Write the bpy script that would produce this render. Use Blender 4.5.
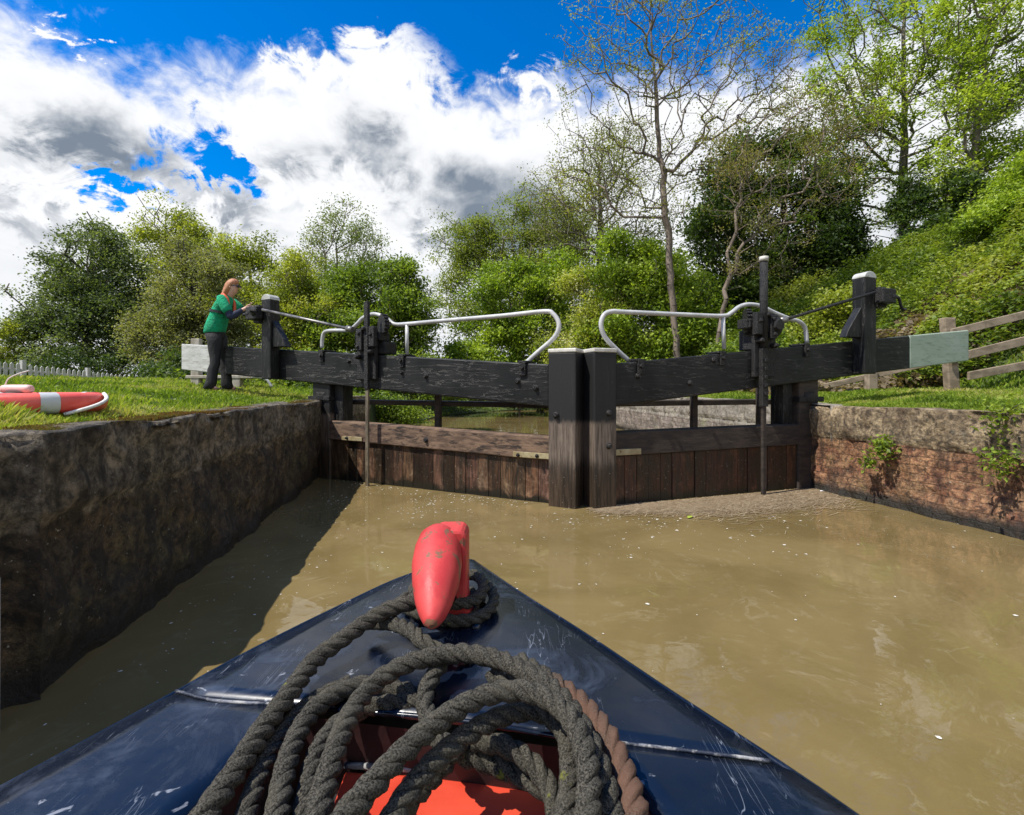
import bpy, bmesh, math, random
import numpy as np
from mathutils import Vector, Matrix
R = math.radians
rng = np.random.default_rng(7)
random.seed(7)
scene = bpy.context.scene
for o in list(bpy.data.objects): bpy.data.objects.remove(o)
COL = scene.collection
F = 480.0; HY = 388.0; CH = 1.16        # focal length in px, horizon row, eye height above the water

# ------------------------------------------------------------------ camera
cam_d = bpy.data.cameras.new('camera'); cam = bpy.data.objects.new('camera', cam_d); COL.objects.link(cam)
cam.location = (0, 0, CH); cam.rotation_euler = (R(90), 0, 0)
cam_d.sensor_width = 36; cam_d.lens = 36*F/1024; cam_d.shift_y = (HY-407.5)/1024
cam_d.clip_start = 0.02; cam_d.clip_end = 2000
scene.camera = cam

# ------------------------------------------------------------------ sun, sky, exposure
SUN_EL = R(58); sh = Vector((-0.9, -0.436)).normalized()
sdir = Vector((sh.x*math.cos(SUN_EL), sh.y*math.cos(SUN_EL), math.sin(SUN_EL)))
sl = bpy.data.lights.new('sun', 'SUN'); sl.energy = 4.6; sl.angle = R(0.5); sl.color = (1.0, 0.95, 0.86)
so = bpy.data.objects.new('sun', sl); COL.objects.link(so); so.location = (-20, -10, 40)
so.rotation_euler = sdir.to_track_quat('Z', 'Y').to_euler()
scene.view_settings.view_transform = 'Standard'; scene.view_settings.look = 'None'
scene.view_settings.gamma = 1; scene.view_settings.use_curve_mapping = False
scene.view_settings.exposure = 0.45
scene.render.engine = 'CYCLES'
scene.cycles.max_bounces = 8; scene.cycles.transparent_max_bounces = 8

world = bpy.data.worlds.new('World'); scene.world = world; world.use_nodes = True
nt = world.node_tree; nt.nodes.clear()
def NN(tree, typ, **kw):
    n = tree.nodes.new(typ)
    for k, v in kw.items(): setattr(n, k, v)
    return n
class G:
    """small expression helper for node maths"""
    def __init__(s, tree): s.t = tree
    def put(s, sock, v):
        if isinstance(v, (int, float)): sock.default_value = v
        elif isinstance(v, (tuple, list)): sock.default_value = v
        else: s.t.links.new(v, sock)
    def m(s, op, a, b=0.0, c=None, clamp=False):
        n = NN(s.t, 'ShaderNodeMath', operation=op); n.use_clamp = clamp
        s.put(n.inputs[0], a); s.put(n.inputs[1], b)
        if c is not None: s.put(n.inputs[2], c)
        return n.outputs[0]
    def smooth(s, x, a, b, lo=0.0, hi=1.0):
        n = NN(s.t, 'ShaderNodeMapRange', interpolation_type='SMOOTHSTEP')
        s.put(n.inputs['Value'], x); n.inputs['From Min'].default_value = a; n.inputs['From Max'].default_value = b
        n.inputs['To Min'].default_value = lo; n.inputs['To Max'].default_value = hi
        return n.outputs[0]
    def mix(s, f, a, b, blend='MIX'):
        n = NN(s.t, 'ShaderNodeMix', data_type='RGBA', blend_type=blend)
        s.put(n.inputs[0], f)
        for i, v in ((6, a), (7, b)):
            if isinstance(v, (tuple, list)) and len(v) == 3: v = (*v, 1)
            s.put(n.inputs[i], v)
        return n.outputs[2]
    def noise(s, vec, scale, detail=4, rough=0.55, dist=0.0, out='Fac', dims='3D'):
        n = NN(s.t, 'ShaderNodeTexNoise', noise_dimensions=dims)
        if vec is not None: s.t.links.new(vec, n.inputs['Vector'])
        n.inputs['Scale'].default_value = scale; n.inputs['Detail'].default_value = detail
        n.inputs['Roughness'].default_value = rough; n.inputs['Distortion'].default_value = dist
        return n.outputs[out]
g = G(nt)
tc = NN(nt, 'ShaderNodeTexCoord'); sep = NN(nt, 'ShaderNodeSeparateXYZ'); nt.links.new(tc.outputs['Generated'], sep.inputs[0])
X, Y, Z = sep.outputs
az = g.m('ARCTAN2', X, Y); hyp = g.m('SQRT', g.m('ADD', g.m('MULTIPLY', X, X), g.m('MULTIPLY', Y, Y)))
el = g.m('ARCTAN2', Z, hyp)
def azel(px, py):
    a = math.atan((px-512)/F); e = math.atan((HY-py)/math.hypot(F, px-512)); return a, e
comb = NN(nt, 'ShaderNodeCombineXYZ'); nt.links.new(az, comb.inputs[0]); nt.links.new(g.m('MULTIPLY', el, 1.35), comb.inputs[1])
P = comb.outputs[0]
# upper edge of the cloud bank: elevation against azimuth
fc = NN(nt, 'ShaderNodeFloatCurve'); cu = fc.mapping.curves[0]
edge = [(-60, 0), (0, 12), (60, 48), (110, 60), (165, 82), (230, 72), (300, 66), (380, 70), (450, 98), (520, 98), (570, 88), (700, 80), (800, 66), (880, 30), (1024, -60)]
pts = [((azel(a, b)[0]+math.pi)/(2*math.pi), azel(a, b)[1]/1.6) for a, b in edge]
pts = [(0.0, .32), (.2, .3)] + pts + [(.8, .55), (1.0, .32)]
cu.points[0].location = pts[0]; cu.points[1].location = pts[-1]
for p in pts[1:-1]: cu.points.new(*p)
fc.mapping.update()
nt.links.new(g.m('DIVIDE', g.m('ADD', az, math.pi), 2*math.pi), fc.inputs['Value'])
top = g.m('MULTIPLY', fc.outputs[0], 1.6)
n1 = g.noise(P, 9.0, 9, 0.60, 0.5); n2 = g.noise(P, 3.6, 6, 0.55, 0.3); n3 = g.noise(P, 22.0, 8, .62, .6)
below = g.m('SUBTRACT', top, el)                         # radians under the edge
az2 = g.m('ADD', az, g.m('ADD', g.m('MULTIPLY', g.m('SUBTRACT', n1, .5), .34), g.m('MULTIPLY', g.m('SUBTRACT', n3, .5), .07)))
n4 = g.noise(P, 10.5, 8, .62, 1.0, 'Color'); sp4 = NN(nt, 'ShaderNodeSeparateColor'); nt.links.new(n4, sp4.inputs[0])
el2 = g.m('ADD', el, g.m('ADD', g.m('MULTIPLY', g.m('SUBTRACT', sp4.outputs[1], .5), .22), g.m('MULTIPLY', g.m('SUBTRACT', n3, .5), .08)))
def blob(px, py, rx, ry):
    a, e = azel(px, py); a2, e2 = azel(px+rx, py); e3 = azel(px, py-ry)[1]
    dx = g.m('DIVIDE', g.m('SUBTRACT', az2, a), max(abs(a2-a), .01)); dy = g.m('DIVIDE', g.m('SUBTRACT', el2, e), max(abs(e3-e), .01))
    d = g.m('SQRT', g.m('ADD', g.m('MULTIPLY', dx, dx), g.m('MULTIPLY', dy, dy)))
    return g.smooth(d, 1.0, 0.0)
def addall(l):
    r = l[0]
    for x in l[1:]: r = g.m('ADD', r, x)
    return r
dens = g.m('ADD', g.m('MULTIPLY', g.m('ADD', below, .025), 11.0), g.m('MULTIPLY', g.m('SUBTRACT', n1, 0.5), 1.9))
dens = g.m('ADD', dens, g.m('MULTIPLY', g.m('SUBTRACT', n3, .5), .5))
dens = g.m('ADD', g.m('MINIMUM', dens, .95), g.m('MULTIPLY', g.m('SUBTRACT', n3, .5), .6))
dens = g.m('ADD', dens, g.m('MULTIPLY', addall([blob(405, 62, 75, 55), blob(355, 60, 50, 40), blob(300, 62, 42, 34), blob(540, 82, 34, 26), blob(47, 25, 20, 16), blob(80, 30, 18, 14)]), .95))
dens = g.m('SUBTRACT', dens, g.m('MULTIPLY', addall([blob(205, 160, 58, 44), blob(232, 178, 52, 32), blob(125, 186, 58, 18)]), 1.55))
cov = g.smooth(dens, -0.12, 0.78)
grey = g.smooth(g.m('ADD', below, g.m('MULTIPLY', g.m('SUBTRACT', n2, .5), .45)), 0.03, 0.20)
gd = addall([blob(120, 150, 120, 48), blob(40, 110, 90, 60), blob(90, 100, 90, 46), blob(470, 190, 150, 90), blob(500, 220, 110, 60), blob(300, 150, 120, 50), blob(545, 160, 110, 60), blob(390, 150, 110, 55), blob(40, 215, 110, 34), blob(560, 250, 90, 70), blob(240, 210, 70, 26), blob(1000, 260, 200, 90)])
gw = addall([blob(45, 105, 26, 20), blob(330, 205, 130, 44), blob(130, 205, 200, 22), blob(420, 245, 70, 30), blob(260, 90, 120, 34)])
gs = g.m('MULTIPLY', grey, g.m('ADD', .30, g.m('SUBTRACT', g.m('MULTIPLY', g.m('MINIMUM', gd, 1.25), .60), g.m('MULTIPLY', gw, .42))), clamp=True)
gs = g.m('MULTIPLY', gs, g.m('MULTIPLY', g.smooth(n2, .30, .66, .6, 1.2), g.smooth(n1, .28, .72, .7, 1.15)), clamp=True)
sky = NN(nt, 'ShaderNodeTexSky', sky_type='NISHITA'); sky.sun_disc = False
sky.sun_elevation = SUN_EL; sky.sun_rotation = math.atan2(sdir.x, sdir.y); sky.altitude = 60
sky.air_density = 1.0; sky.dust_density = 0.2; sky.ozone_density = 3.0
hs = NN(nt, 'ShaderNodeHueSaturation'); hs.inputs['Saturation'].default_value = 1.55; hs.inputs['Value'].default_value = 1.42; hs.inputs['Hue'].default_value = .508
nt.links.new(sky.outputs[0], hs.inputs['Color'])
gs = g.smooth(gs, 0.0, 1.15)
cl = g.mix(gs, (7.0, 7.1, 7.3), (1.25, 1.6, 2.1))
skc = g.mix(cov, hs.outputs[0], cl)
bg = NN(nt, 'ShaderNodeBackground'); bg.inputs['Strength'].default_value = 0.105
nt.links.new(skc, bg.inputs['Color']); wo = NN(nt, 'ShaderNodeOutputWorld'); nt.links.new(bg.outputs[0], wo.inputs[0])

# ------------------------------------------------------------------ helpers
def at(px, py, depth): return Vector(((px-512)/F*depth, depth, CH+(HY-py)/F*depth))
def on(px, py, z):
    d = (CH-z)*F/(py-HY); return Vector(((px-512)/F*d, d, z))
def sstep(a, b, x):
    t = np.clip((np.asarray(x, float)-a)/(b-a), 0, 1); return t*t*(3-2*t)
def vnoise(p, seed=0, octaves=4, freq=1.0, rough=.5):
    """cheap smooth 3-d value noise on an (n,3) array, range about -1..1"""
    p = np.asarray(p, float)*freq; out = np.zeros(len(p)); amp = 1.0
    for o in range(octaves):
        i = np.floor(p).astype(np.int64); f = p-i; f = f*f*(3-2*f)
        v = 0
        for dx in (0, 1):
            for dy in (0, 1):
                for dz in (0, 1):
                    h = ((i[:, 0]+dx)*374761393 + (i[:, 1]+dy)*668265263 + (i[:, 2]+dz)*2147483647 + (seed+o)*974634777) & 0xffffffff
                    h = ((h ^ (h >> 13))*1274126177) & 0xffffffff
                    h = (h ^ (h >> 16)) & 0xffff
                    w = (f[:, 0] if dx else 1-f[:, 0])*(f[:, 1] if dy else 1-f[:, 1])*(f[:, 2] if dz else 1-f[:, 2])
                    v = v + w*(h/32767.5-1)
        out += v*amp; amp *= rough; p = p*2.03+17.1
    return out
ORG = {}
def tag(o, label=None, cat=None, group=None, kind=None):
    if label: o['label'] = label
    if cat: o['category'] = cat
    if group: o['group'] = group
    if kind: o['kind'] = kind
    return o
def thing(name, loc, label, cat, group=None):
    o = bpy.data.objects.new(name, None); COL.objects.link(o); o.location = loc; o.empty_display_size = .1
    ORG[o.name] = Vector(loc); tag(o, label, cat, group); return o
def link(name, me, m, parent=None, origin=None):
    o = bpy.data.objects.new(name, me); COL.objects.link(o)
    if m: me.materials.append(m)
    if parent is not None: o.parent = parent; ORG[o.name] = ORG[parent.name]
    else:
        ORG[o.name] = Vector(origin or (0, 0, 0)); o.location = ORG[o.name]
    return o
def npmesh(name, V, Fc, m, parent=None, origin=None, col=None, smooth=False, uvw=None):
    """V (n,3) world coordinates, Fc (k,3 or 4)"""
    V = np.asarray(V, float); Fc = np.asarray(Fc, np.int32)
    org = np.array(ORG[parent.name] if parent is not None else (origin or (0, 0, 0)))
    me = bpy.data.meshes.new(name); k = Fc.shape[1]
    me.vertices.add(len(V)); me.vertices.foreach_set('co', (V-org).astype(np.float32).ravel())
    me.loops.add(Fc.size); me.loops.foreach_set('vertex_index', Fc.ravel())
    me.polygons.add(len(Fc)); me.polygons.foreach_set('loop_start', np.arange(0, Fc.size, k, dtype=np.int32))
    me.polygons.foreach_set('loop_total', np.full(len(Fc), k, np.int32))
    if smooth: me.polygons.foreach_set('use_smooth', np.ones(len(Fc), bool))
    me.update(calc_edges=True)
    if col is not None:
        ca = me.color_attributes.new('col', 'FLOAT_COLOR', 'POINT')
        c4 = np.ones((len(V), 4), np.float32); c4[:, :3] = col; ca.data.foreach_set('color', c4.ravel())
    return link(name, me, m, parent, origin)
class MB:
    def __init__(s): s.v = []; s.f = []; s.sm = []
    def add(s, vs, fs, smooth=False):
        b = len(s.v); s.v += [tuple(v) for v in vs]; s.f += [tuple(b+i for i in f) for f in fs]; s.sm += [smooth]*len(fs); return s
    def obox(s, o, ax, ay, az_):
        """box: centre o, full edge vectors"""
        o = Vector(o); ax, ay, az_ = Vector(ax)/2, Vector(ay)/2, Vector(az_)/2
        vs = [o+ax*i+ay*j+az_*k for k in (-1, 1) for j in (-1, 1) for i in (-1, 1)]
        return s.add(vs, [(0, 2, 3, 1), (4, 5, 7, 6), (0, 1, 5, 4), (2, 6, 7, 3), (0, 4, 6, 2), (1, 3, 7, 5)])
    def hexa(s, vs): return s.add(vs, [(0, 3, 2, 1), (4, 5, 6, 7), (0, 1, 5, 4), (1, 2, 6, 5), (2, 3, 7, 6), (3, 0, 4, 7)])
    def tube(s, path, rad, n=10, caps=True, up=None):
        path = [Vector(p) for p in path]; N = len(path)
        if not hasattr(rad, '__len__'): rad = [rad]*N
        T = [(path[min(i+1, N-1)]-path[max(i-1, 0)]).normalized() for i in range(N)]
        u = up or (Vector((0, 0, 1)) if abs(T[0].z) < .9 else Vector((1, 0, 0)))
        u = (u - T[0]*u.dot(T[0])).normalized(); b = len(s.v); vs = []
        for i in range(N):
            u = (u - T[i]*u.dot(T[i])).normalized(); w = T[i].cross(u)
            vs += [path[i]+(u*math.cos(2*math.pi*k/n)+w*math.sin(2*math.pi*k/n))*rad[i] for k in range(n)]
        fs = [(i*n+k, i*n+(k+1) % n, (i+1)*n+(k+1) % n, (i+1)*n+k) for i in range(N-1) for k in range(n)]
        s.add(vs, fs, True)
        if caps:
            s.f += [tuple(b+k for k in reversed(range(n))), tuple(b+(N-1)*n+k for k in range(n))]; s.sm += [False]*2
        return s
    def lathe(s, o, axis, prof, n=16):
        """prof: (distance along axis, radius)"""
        o = Vector(o); a = Vector(axis).normalized()
        return s.tube([o+a*t for t, r in prof], [max(r, 1e-4) for t, r in prof], n)
    def prism(s, poly, d):
        """poly: list of Vectors, extruded along d"""
        poly = [Vector(p) for p in poly]; n = len(poly); d = Vector(d)
        return s.add(poly+[p+d for p in poly], [tuple(reversed(range(n))), tuple(range(n, 2*n))]+[(i, (i+1) % n, n+(i+1) % n, n+i) for i in range(n)])
    def build(s, name, m, parent=None, bevel=0, origin=None, seg=2):
        me = bpy.data.meshes.new(name); org = ORG[parent.name] if parent is not None else Vector(origin or (0, 0, 0))
        me.from_pydata([Vector(v)-org for v in s.v], [], s.f); me.polygons.foreach_set('use_smooth', s.sm)
        bm = bmesh.new(); bm.from_mesh(me); bmesh.ops.recalc_face_normals(bm, faces=bm.faces); bm.to_mesh(me); bm.free()
        o = link(name, me, m, parent, origin)
        if bevel:
            md = o.modifiers.new('bevel', 'BEVEL'); md.width = bevel; md.segments = seg; md.limit_method = 'ANGLE'; md.angle_limit = R(40)
        return o
def spline(pts, n=8):
    """Catmull-Rom through points"""
    p = [Vector(q) for q in pts]; p = [p[0]*2-p[1]]+p+[p[-1]*2-p[-2]]; out = []
    for i in range(1, len(p)-2):
        for k in range(n):
            t = k/n; a, b, c, d = p[i-1:i+3]
            out.append(.5*((2*b)+(c-a)*t+(2*a-5*b+4*c-d)*t*t+(3*b-a-3*c+d)*t**3))
    out.append(p[-2]); return out

# ------------------------------------------------------------------ materials
def newmat(name):
    m = bpy.data.materials.new(name); m.use_nodes = True; t = m.node_tree; t.nodes.clear()
    o = NN(t, 'ShaderNodeOutputMaterial'); b = NN(t, 'ShaderNodeBsdfPrincipled'); t.links.new(b.outputs[0], o.inputs[0])
    return m, t, b, o, G(t)
def objco(t, scale=(1, 1, 1), out='Object'):
    c = NN(t, 'ShaderNodeTexCoord'); mp = NN(t, 'ShaderNodeMapping'); mp.inputs['Scale'].default_value = scale
    t.links.new(c.outputs[out], mp.inputs[0]); return mp.outputs[0]
def bump(t, gg, b, h, strength=.4, dist=.01, normal=None):
    n = NN(t, 'ShaderNodeBump'); n.inputs['Strength'].default_value = strength; n.inputs['Distance'].default_value = dist
    t.links.new(h, n.inputs['Height'])
    if normal is not None: t.links.new(normal, n.inputs['Normal'])
    t.links.new(n.outputs[0], b.inputs['Normal']); return n.outputs[0]
def mat(name, c1, c2=None, rough=.6, scale=8, stretch=(1, 1, 1), metal=0, bmp=.25, bdist=.004, c3=None, lo3=.58, hi3=.68, s3=20, spec=.5, lo=.35, hi=.65):
    m, t, b, o, gg = newmat(name); v = objco(t, stretch)
    n = gg.noise(v, scale, 8, .6, .3); f = gg.smooth(n, lo, hi)
    c = gg.mix(f, c1, c2 or c1)
    if c3:
        n2 = gg.noise(v, s3, 9, .68, .4); c = gg.mix(gg.smooth(n2, lo3, hi3), c, c3)
    t.links.new(c, b.inputs['Base Color']); b.inputs['Metallic'].default_value = metal
    t.links.new(gg.smooth(n, .2, .8, max(rough-.12, .02), min(rough+.15, 1)), b.inputs['Roughness'])
    b.inputs['Specular IOR Level'].default_value = spec
    if bmp: bump(t, gg, b, gg.noise(v, scale*4, 8, .65), bmp, bdist)
    return m
M = {}
# leaf materials read the per-leaf colour
def leafmat(name, trans=.35):
    m, t, b, o, gg = newmat(name); a = NN(t, 'ShaderNodeAttribute', attribute_name='col')
    t.links.new(a.outputs['Color'], b.inputs['Base Color']); b.inputs['Roughness'].default_value = .55; b.inputs['Specular IOR Level'].default_value = .35
    tr = NN(t, 'ShaderNodeBsdfTranslucent'); c = gg.mix(1.0, a.outputs['Color'], (1.35, 1.4, .45), 'MULTIPLY'); t.links.new(c, tr.inputs[0])
    mx = NN(t, 'ShaderNodeMixShader'); mx.inputs[0].default_value = trans
    t.links.new(b.outputs[0], mx.inputs[1]); t.links.new(tr.outputs[0], mx.inputs[2]); t.links.new(mx.outputs[0], o.inputs[0]); return m
M['leaf'] = leafmat('foliage', .42); M['blade'] = leafmat('grass_blades', .4)
M['bark'] = mat('bark', (.10, .085, .062), (.22, .19, .145), .9, 6, (1, 1, .25), bmp=.6, bdist=.02)
M['bark_pale'] = mat('pale_bark', (.11, .085, .065), (.22, .175, .135), .9, 6, (1, 1, .3), bmp=.5, bdist=.02)
M['bark_dark'] = mat('dark_bark', (.045, .04, .03), (.11, .09, .065), .9, 6, (1, 1, .3), bmp=.5, bdist=.02)
# black painted timber: worn, scratched, grey showing through
def black_wood(name, along, worn=.5):
    m, t, b, o, gg = newmat(name); v = objco(t); vs = objco(t, along)
    n = gg.noise(v, 3, 6, .6); sc = gg.noise(vs, 9, 9, .7, .2); fine = gg.noise(vs, 34, 6, .7)
    c = gg.mix(gg.smooth(n, .35, .7), (.006, .0065, .0065), (.016, .016, .016))
    c = gg.mix(gg.smooth(sc, .60, .70, 0, worn), c, (.16, .15, .135))
    crack = gg.smooth(gg.m('ABSOLUTE', gg.m('SUBTRACT', gg.noise(vs, 5, 6, .6), .5)), .006, .0, 0, .8)
    c = gg.mix(crack, c, (.13, .12, .105))
    t.links.new(c, b.inputs['Base Color']); t.links.new(gg.smooth(sc, .3, .8, .38, .7), b.inputs['Roughness']); b.inputs['Specular IOR Level'].default_value = .3
    bump(t, gg, b, gg.m('ADD', gg.m('MULTIPLY', fine, .5), gg.m('SUBTRACT', sc, crack)), .5, .006); return m
LB = Vector((-.897, .4425, 0)); LN = Vector((-.4425, -.897, 0))       # left leaf: along, towards camera
RB = Vector((.947, .321, 0)); RN = Vector((.321, -.947, 0))
M['black_beam'] = black_wood('black_painted_timber', (.22, .45, 2.6)); M['black_post'] = black_wood('black_painted_post', (2.5, 2.5, .25), .35)
def post_mat():
    m, t, b, o, gg = newmat('mitre_post_timber'); v = objco(t); vs = objco(t, (5, 5, .35)); sx = NN(t, 'ShaderNodeSeparateXYZ')
    t.links.new(objco(t), sx.inputs[0]); z = sx.outputs[2]
    grain = gg.noise(vs, 7, 9, .7, .2); n = gg.noise(v, 5, 6, .6)
    zz = gg.m('ADD', z, gg.m('MULTIPLY', gg.m('SUBTRACT', grain, .5), .18))
    black = gg.mix(gg.smooth(grain, .55, .75), (.006, .006, .006), (.024, .023, .021))
    bare = gg.mix(gg.smooth(grain, .35, .65), (.06, .042, .03), (.19, .15, .115))
    wet = gg.mix(gg.smooth(grain, .4, .66), (.02, .015, .011), (.075, .05, .033))
    wet = gg.mix(gg.smooth(gg.noise(v, 55, 4, .6), .66, .72), wet, (.36, .33, .27))
    c = gg.mix(gg.smooth(zz, .80, .86), bare, black); c = gg.mix(gg.smooth(zz, .36, .52), wet, c)
    t.links.new(c, b.inputs['Base Color']); t.links.new(gg.smooth(zz, .1, .6, .35, .65), b.inputs['Roughness'])
    bump(t, gg, b, grain, .6, .01); return m
M['post'] = post_mat()
M['gate_rail'] = mat('weathered_oak_rail', (.085, .05, .032), (.21, .135, .085), .8, 9, (.6, 1, 3), bmp=.6, bdist=.01, c3=(.03, .02, .014), lo3=.52, hi3=.62, s3=7)
M['gate_rail_dark'] = mat('dark_timber_rail', (.018, .013, .010), (.05, .036, .026), .8, 9, (.6, 1, 3), bmp=.6, bdist=.01)  # darker timber tone with the oak rail's grain
def plank_mat(name, dk, md, lt):
    m, t, b, o, gg = newmat(name); a = NN(t, 'ShaderNodeAttribute', attribute_name='col'); v = objco(t); vs = objco(t, (6, 6, .5))
    gr = gg.noise(vs, 8, 9, .72, .2); blot = gg.noise(v, 6, 8, .7, .4)
    c = gg.mix(gg.smooth(gr, .35, .68), dk, md); c = gg.mix(gg.smooth(blot, .5, .75), c, lt)
    c = gg.mix(1.0, c, a.outputs['Color'], 'MULTIPLY')
    sl_ = gg.noise(objco(t, (3, 3, .5)), 4, 8, .7, .4); c = gg.mix(gg.smooth(sl_, .46, .60, 0, .85), c, (.018, .014, .009)); sp = gg.noise(v, 46, 5, .65); c = gg.mix(gg.smooth(sp, .62, .69, 0, .8), c, (.26, .22, .16))
    sx = NN(t, 'ShaderNodeSeparateXYZ'); t.links.new(objco(t), sx.inputs[0])
    alg = gg.smooth(gg.m('ADD', sx.outputs[2], gg.m('MULTIPLY', gg.m('SUBTRACT', blot, .5), .3)), .10, .02); c = gg.mix(alg, c, (.012, .011, .007))
    t.links.new(c, b.inputs['Base Color']); b.inputs['Roughness'].default_value = .42
    bump(t, gg, b, gg.m('ADD', gr, blot), .8, .01); return m
M['planks'] = plank_mat('wet_gate_planks', (.028, .017, .011), (.115, .060, .034), (.21, .14, .09))
M['planks_red'] = plank_mat('wet_red_brown_planks', (.016, .008, .005), (.075, .030, .017), (.13, .062, .034))
M['strap'] = mat('pale_rusted_strap', (.25, .19, .09), (.38, .33, .19), .75, 10, c3=(.12, .07, .03), s3=16)
M['white_paint'] = mat('weathered_white_paint', (.52, .52, .49), (.40, .40, .37), .6, 10, (.4, .4, 2), c3=(.26, .25, .21), lo3=.50, hi3=.68)
M['post_cap'] = mat('greyish_white_cap', (.60, .58, .52), (.42, .40, .35), .7, 12, c3=(.25, .23, .2))
M['pale_green'] = mat('pale_green_grey_paint', (.30, .37, .28), (.36, .42, .33), .5, 8, (.4, .4, 2), c3=(.19, .23, .16), lo3=.50, hi3=.70)
M['iron'] = mat('black_greasy_iron', (.006, .006, .006), (.02, .018, .017), .45, 18, metal=0, spec=.35, bmp=.9, bdist=.02, c3=(.06, .05, .04))
M['iron_rod'] = mat('worn_steel_rod', (.14, .13, .12), (.26, .25, .235), .4, 12, metal=.6)
M['rack'] = mat('rusty_rack_rod', (.10, .08, .055), (.22, .18, .12), .6, 14, (1, 1, .4), metal=.2, c3=(.03, .025, .02))
M['rail'] = mat('pale_grey_handrail_paint', (.40, .40, .39), (.52, .52, .51), .4, 8, c3=(.30, .28, .26), lo3=.66, hi3=.74, s3=16, bmp=.1)
M['wood_grey'] = mat('grey_weathered_wood', (.30, .26, .20), (.46, .42, .35), .8, 8, (1, 1, .4), bmp=.5, c3=(.18, .15, .11))
M['wood_brown'] = mat('brown_fence_timber', (.17, .13, .085), (.32, .25, .175), .85, 9, (.5, 1, 1), bmp=.5, c3=(.15, .11, .075))
M['picket'] = mat('picket_paint', (.42, .41, .38), (.56, .55, .52), .7, 6)
# masonry
def stone(name, split, top_a, top_b, low_a, low_b, moss, stain, brick=False, det=1.0):
    m, t, b, o, gg = newmat(name); v = objco(t); sx = NN(t, 'ShaderNodeSeparateXYZ'); t.links.new(v, sx.inputs[0])
    big = gg.noise(v, 1.7, 7, .6, .3); mid = gg.noise(v, 6, 9, .68, .3); fine = gg.noise(v, 38, 7, .7)
    z = gg.m('ADD', sx.outputs[2], gg.m('MULTIPLY', gg.m('SUBTRACT', mid, .5), .10))
    upc = gg.mix(gg.smooth(mid, .35, .65), top_a, top_b); upc = gg.mix(gg.smooth(gg.noise(v, 11, 8, .7), .54, .66), upc, (.10, .085, .06))
    upc = gg.mix(gg.smooth(gg.noise(v, 9, 5, .6, .4), .70, .74, 0, .7), upc, (.50, .47, .40))
    loc = gg.mix(gg.smooth(mid, .35, .65), low_a, low_b)
    cb = NN(t, 'ShaderNodeCombineXYZ'); t.links.new(sx.outputs[1], cb.inputs[0]); t.links.new(sx.outputs[2], cb.inputs[1])
    br = NN(t, 'ShaderNodeTexBrick'); 
    wob = NN(t, 'ShaderNodeVectorMath', operation='MULTIPLY_ADD'); t.links.new(gg.noise(v, 7, 6, .7, 0, 'Color'), wob.inputs[0]); wob.inputs[1].default_value = (.05, .05, .05); t.links.new(cb.outputs[0], wob.inputs[2]); t.links.new(wob.outputs[0], br.inputs['Vector']); br.inputs['Scale'].default_value = 1.0
    br.inputs['Brick Width'].default_value = .21; br.inputs['Row Height'].default_value = .078; br.inputs['Mortar Size'].default_value = .007; br.inputs['Mortar Smooth'].default_value = .4
    br.inputs['Color1'].default_value = (.75, .75, .75, 1); br.inputs['Color2'].default_value = (1.2, 1.2, 1.2, 1); br.inputs['Mortar'].default_value = (.45, .45, .42, 1)
    if brick: loc = gg.mix(gg.smooth(gg.noise(v, 2.3, 5, .6), .35, .6, .15, .8), loc, br.outputs['Color'], 'MULTIPLY')
    loc = gg.mix(gg.smooth(gg.noise(v, 3.1, 8, .7, .5), .5, .66), loc, stain)
    c = gg.mix(gg.smooth(z, split-.015, split+.015), loc, upc)
    c = gg.mix(gg.m('MULTIPLY', gg.m('MULTIPLY', gg.smooth(big, .42, .75), gg.smooth(mid, .42, .60)), gg.smooth(z, .95, .3, .25, .9)), c, moss)
    c = gg.mix(det, c, gg.mix(gg.smooth(gg.noise(v, 24, 8, .75, .3), .36, .64), (.35, .34, .33), (1.75, 1.7, 1.6)), 'MULTIPLY')
    c = gg.mix(gg.smooth(gg.noise(v, 60, 3, .5), .69, .72, 0, .8), c, (.40, .37, .30))
    c = gg.mix(gg.smooth(z, .17, .05), c, (.018, .015, .010))
    run = gg.noise(objco(t, (2.2, 2.2, .35)), 3.0, 7, .65, .2); c = gg.mix(gg.smooth(run, .48, .68, 0, .75), c, stain)
    t.links.new(c, b.inputs['Base Color']); t.links.new(gg.smooth(z, 0, .5, .5, .88), b.inputs['Roughness'])
    h = gg.m('ADD', gg.m('MULTIPLY', fine, .6), mid)
    if brick: h = gg.m('ADD', h, gg.m('MULTIPLY', br.outputs['Fac'], gg.m('MULTIPLY', -.5, gg.smooth(z, split+.02, split-.02))))
    bump(t, gg, b, h, 1.0, .035); return m
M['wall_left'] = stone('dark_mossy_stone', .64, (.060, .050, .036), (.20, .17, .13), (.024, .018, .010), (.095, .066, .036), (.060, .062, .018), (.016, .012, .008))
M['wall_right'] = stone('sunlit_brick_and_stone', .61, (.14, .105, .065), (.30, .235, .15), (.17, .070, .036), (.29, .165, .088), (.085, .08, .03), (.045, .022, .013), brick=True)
M['wall_far'] = stone('grey_brick_and_block', .55, (.24, .22, .18), (.34, .30, .25), (.20, .16, .13), (.30, .25, .21), (.14, .15, .06), (.12, .10, .08), brick=True, det=.35)
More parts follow.
